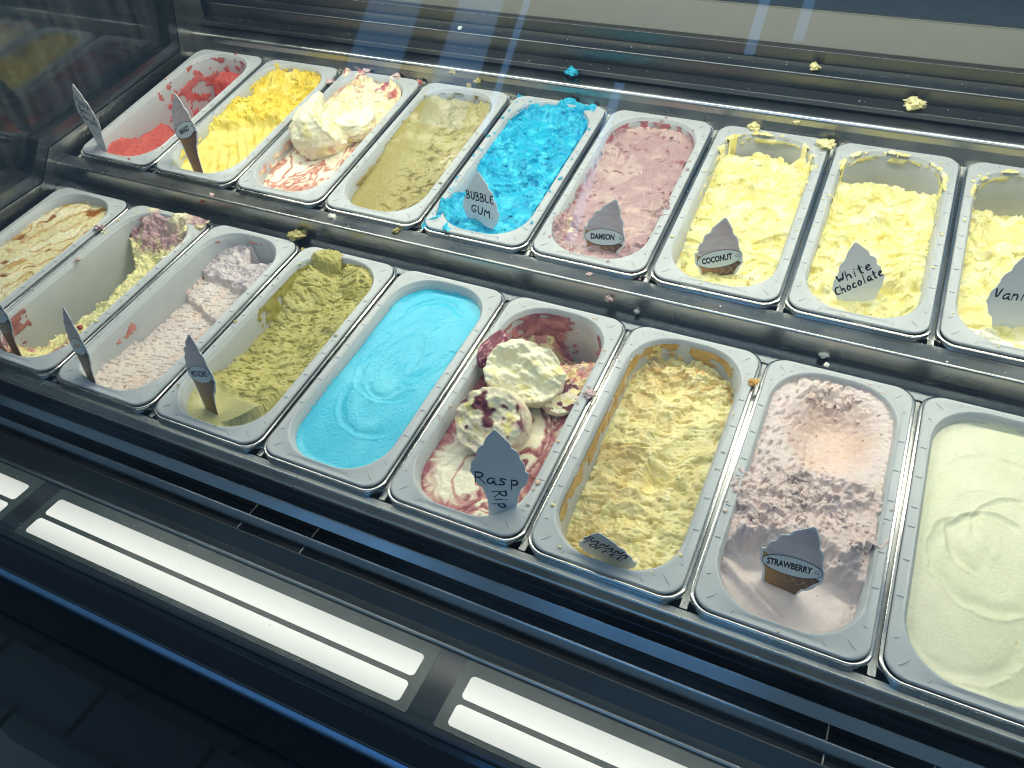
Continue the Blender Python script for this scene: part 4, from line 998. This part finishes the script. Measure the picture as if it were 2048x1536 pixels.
def sign(key, label, text=None, tw=.036, hand=None):
    x, y, z, yaw, lean, roll = SIGN[key]
    M = Matrix.Translation((x, y, z)) @ Matrix.Rotation(yaw, 4, 'Z') @ Matrix.Rotation(lean, 4, 'X') @ Matrix.Rotation(roll, 4, 'Y')
    pts = [pz(*q) for q in OUT]
    if hand is not None: pts = [(-a, b) for a, b in pts]
    s = flat('flavour_sign', pts, 0, M_SIGN, None, .0009); s.matrix_world = M
    tag(s, label, 'sign', 'cone shaped flavour signs')
    if hand is None:
        flat('wafer_print', [pz(*q) for q in [(168, 790), (235, 820), (600, 900), (1000, 905), (1022, 925), (930, 1040), (870, 1150), (815, 1180), (740, 1370), (670, 2000), (365, 2000), (285, 1250), (255, 1080), (180, 960)]], -.0009, M_WAFER, s)
        flat('swirl_print', [pz(*q) for q in [(205, 780), (220, 670), (240, 620), (320, 540), (345, 440), (460, 385), (500, 300), (650, 180), (715, 130), (745, 145), (845, 320), (860, 410), (930, 480), (955, 560), (985, 700), (1010, 780), (980, 880), (600, 880), (300, 830)]], -.00092, M_SWIRL, s, .0001)
        cx, cz = pz(600, 865)
        b = flat('badge', ell(cx, cz, .0284, .0118, 13), -.0012, M_BADGE, s)
        line_ring('badge_outline', ell(cx, cz, .0284, .0118, 13), .0007, -.00145, M_BLACKINK, b)
        rx, rz = pz(948, 797); line_ring('badge_ring', ell(rx, rz, .0020, .0019, 0, 14), .0007, -.00145, M_BLACKINK, b)
        if text: printed(b, text, cx-.0022, cz+.0002, 13, tw, .0088, -.00146)
        else:
            v, f = ribbon([[(cx-.015, cz-.004), (cx-.008, cz+.001), (cx-.002, cz-.002), (cx+.006, cz+.004), (cx+.012, cz+.003)]], .004, -.00146); link('faded_lettering', pymesh('faded_lettering', v, f), M_LATTICE, b)
        L = []
        for k in range(3):
            u0 = 520+150*k; v0 = 1085-25*k
            L.append([pz(u0, v0), pz(u0+75, v0+80), pz(u0+160, v0-5), pz(u0+95, v0-80)])
        v, f = [], []
        for q in L:
            a, b2 = ribbon([[q[i], q[i+1]] for i in range(3)], .0006, -.00118); n0 = len(v); v += a; f += [tuple(i+n0 for i in t) for t in b2]
        link('wafer_lines', pymesh('wafer_lines', v, f), M_LATTICE, s)
    else:
        write(s, hand, -.00105, seed=hash(key) % 7 if False else len(key)*3)
    return s
sign('B1', 'white cone shaped sign handwritten Rasp-Berry Sorbet at the red sorbet', hand=[('Rasp-', -.0200, .0560, .0110, .0120, 0), ('Berry', -.0200, .0400, .0108, .0110, 0), ('Sorbet', -.0220, .0250, .0092, .0110, 0)])
sign('B2', 'printed ice cream cone sign reading MANGO', 'MANGO', .030)
sign('B5', 'white cone shaped sign handwritten BUBBLE GUM in the turquoise ice cream', hand=[('BUBBLE', -.0250, .0480, .0098, .0120, 8), ('GUM.', -.0160, .0300, .0135, .0120, 2)])
sign('B6', 'printed ice cream cone sign reading DAMSON', 'DAMSON', .036)
sign('B7', 'printed ice cream cone sign reading COCONUT', 'COCONUT', .040)
sign('B8', 'white cone shaped sign handwritten White Chocolate', hand=[('White', -.0235, .0400, .0110, .0130, 22), ('Chocolate', -.0245, .0230, .0084, .0125, 22)])
sign('B9', 'white cone shaped sign handwritten Vanilla', hand=[('Vanilla', -.0250, .0360, .0120, .0130, 2)])
sign('F2', 'cone sign seen edge-on in the nearly finished berry tub', None)
sign('F3', 'printed cone sign with worn lettering, almost edge-on, in the scraped pale pink tub', None)
sign('F4', 'printed ice cream cone sign reading PISTACHIO', 'PISTACHIO', .042)
sign('F6', 'white cone shaped sign handwritten Rasp Rip, leaning back before the two scoops', hand=[('Rasp', -.0245, .0180, .0150, .0150, 6), ('Rip', -.0050, .0100, .0120, .0150, -72)])
sign('F7', 'white cone shaped sign handwritten BANANA TOFFEE, tipped low in its tub', hand=[('BANANA', -.0240, .0640, .0098, .0150, -22), ('TOFFEE', -.0280, .0480, .0096, .0150, -22)])
sign('F8', 'printed ice cream cone sign reading STRAWBERRY', 'STRAWBERRY', .044)
# ------------------------------------------------------------------ spilt crumbs
CRC = {'W': (240, 238, 222), 'G': (172, 162, 100), 'P': (216, 186, 180), 'R': (176, 70, 66), 'Y': (238, 228, 170), 'B': (40, 178, 206), 'U': (150, 110, 126), 'O': (206, 160, 84)}
CRUMBS = [
 (.5457, .3900, .0765, .0071, 'W', 'white crumb on the steel step below the brownish green tub'),
 (.6580, .3905, .0765, .0066, 'G', 'tan crumb on the steel step between the brownish green and turquoise tubs'),
 (.3240, .3770, .0760, .0050, 'P', 'pale pink crumb at the edge of the steel step below the mango tub'),
 (.9572, .3900, .0755, .0047, 'P', 'small pink crumb on the steel step below the damson tub'),
 (.9930, .3708, .0600, .0086, 'P', 'pink crumb stuck to the steel riser behind the raspberry ripple tub'),
 (1.2660, .3708, .0500, .0070, 'W', 'white crumb stuck to the steel riser behind the strawberry tub'),
 (1.0320, .3708, .0495, .0052, 'W', 'whitish crumb low on the steel riser behind the banana toffee tub'),
 (.3060, .3708, .0640, .0050, 'R', 'red crumb on the riser behind the scraped pale pink tub'),
 (.4960, .3610, .0500, .0150, 'G', 'olive green lump on the ledge behind the pistachio tub'),
 (.7731, .7830, .1830, .0130, 'B', 'turquoise lump on the back rail'),
 (1.2903, .7900, .1990, .0165, 'Y', 'large pale yellow lump on the lowest louvre'),
 (1.1455, .8200, .2235, .0096, 'Y', 'small pale yellow lump on the middle louvre'),
 (.5638, .7535, .1671, .0070, 'G', 'flat tan smear high on the back rail'),
 (.6136, .7525, .1590, .0080, 'G', 'round tan smear on the back rail behind the brownish green tub'),
 (.5966, .7510, .1500, .0070, 'G', 'tan crumb low on the back rail behind the brownish green tub'),
 (1.1447, .7540, .1650, .0062, 'Y', 'thin pale yellow curl on the back rail behind the coconut tub'),
 (.5475, .8210, .2185, .0055, 'W', 'tiny white crumb on the middle louvre'),
 (1.1924, .7262, .1490, .0145, 'Y', 'pale yellow lump bridging the coconut and white chocolate tubs'),
 (.3913, .7440, .1520, .0082, 'P', 'pink crumb on the rear rim of the red ripple tub, nearer the mango'),
 (.4557, .7440, .1517, .0080, 'P', 'pink crumb on the rear rim of the red ripple tub, nearer the brownish green'),
 (.3417, .6988, .1427, .0084, 'P', 'pink crumb on the rim between the mango and red ripple tubs'),
 (1.0851, .7440, .1520, .0118, 'Y', 'pale yellow lump on the rear rim of the coconut tub'),
 (.1684, .2734, .0400, .0086, 'U', 'purple and white crumb between the caramel and berry tubs'),
 (1.2716, .3530, .0493, .0040, 'W', 'tiny white crumb on the rear rim of the strawberry tub'),
 (.1954, .2028, .0299, .0052, 'P', 'small pink crumb on the side rim of the berry tub'),
 (1.1998, .2982, .0417, .0070, 'O', 'toffee lump on the side rim of the banana toffee tub'),
 (.3173, .0870, .0157, .0050, 'R', 'red drop on the rim between the berry and pale pink tubs'),
 (1.0264, .2159, .0315, .0086, 'P', 'pinkish crumb on the side rim of the raspberry ripple tub'),
]
for i, (x, y, z, r, c, lab) in enumerate(CRUMBS):
    P = IV4.copy(); n1 = p3(P, 1.3, 900+i, 3); n2 = p3(P, 3.4, 950+i, 3)
    P = P*np.clip(1+.85*n1+.45*n2, .25, 2.2)[:, None]*np.array([1, .8, .5])*r*.85
    C = np.ones((len(P), 1))*lin(CRC[c])*(1+.12*n2)[:, None]
    if c == 'U': C = C+(lin((236, 226, 214))-C)*ss(.0, .3, p3(IV4, 1.4, 7, 2))[:, None]
    o = link('ice_cream_crumb', gridmesh('ice_cream_crumb', P, IF4, np.clip(C, 0, 1)), M_ICE)
    o.location = (x, y, z); o.rotation_euler = (0, 0, i*1.3)
    tag(o, lab, 'crumb', 'spilt ice cream crumbs')
# flecks too small to count
rnd = random.Random(4); bv, bf = [], []
V0, F0 = ico(1)
def fleck(x, y, z, r):
    b = len(bv); k = [rnd.uniform(.6, 1.3) for _ in range(3)]
    for p in V0: bv.append((x+p[0]*r*k[0], y+p[1]*r*k[1], z+p[2]*r*.5*k[2]))
    for q in F0: bf.append(tuple(int(i)+b for i in q))
for _ in range(70): fleck(rnd.uniform(0, 1.55), rnd.uniform(.375, .392), .0740, rnd.uniform(.0004, .0014)*rnd.choice([1, 1, 1.6]))
for _ in range(50): yy = rnd.uniform(.750, .7535); fleck(rnd.uniform(0, 1.7), yy, .1400+(yy-.7495)*4.4, rnd.uniform(.0004, .0011))
for _ in range(50): yy = rnd.uniform(.790, .808); fleck(rnd.uniform(0, 1.7), yy, .1885+(yy-.786)*.14, rnd.uniform(.0004, .0012))
for _ in range(40): yy = rnd.uniform(.818, .834); fleck(rnd.uniform(0, 1.7), yy, .2155+(yy-.815)*.30, rnd.uniform(.0004, .0012))
for _ in range(60): fleck(rnd.uniform(0, 1.7), rnd.uniform(-.175, -.105), -.0573, rnd.uniform(.0003, .0007))
for k in range(1, 9):
    for _ in range(10): q = rowM('B', k+.5) @ Vector((rnd.uniform(-.003, .003), rnd.uniform(-.17, .17), -.0095)); fleck(q.x, q.y, q.z, rnd.uniform(.0006, .0018))
cm = gridmesh('ice_cream_flecks', np.array(bv), np.array(bf), np.ones((len(bv), 1))*lin((232, 226, 200)))
tag(link('ice_cream_flecks', cm, M_ICE), 'tiny pale ice cream flecks scattered over the steel', 'flecks', kind='stuff')
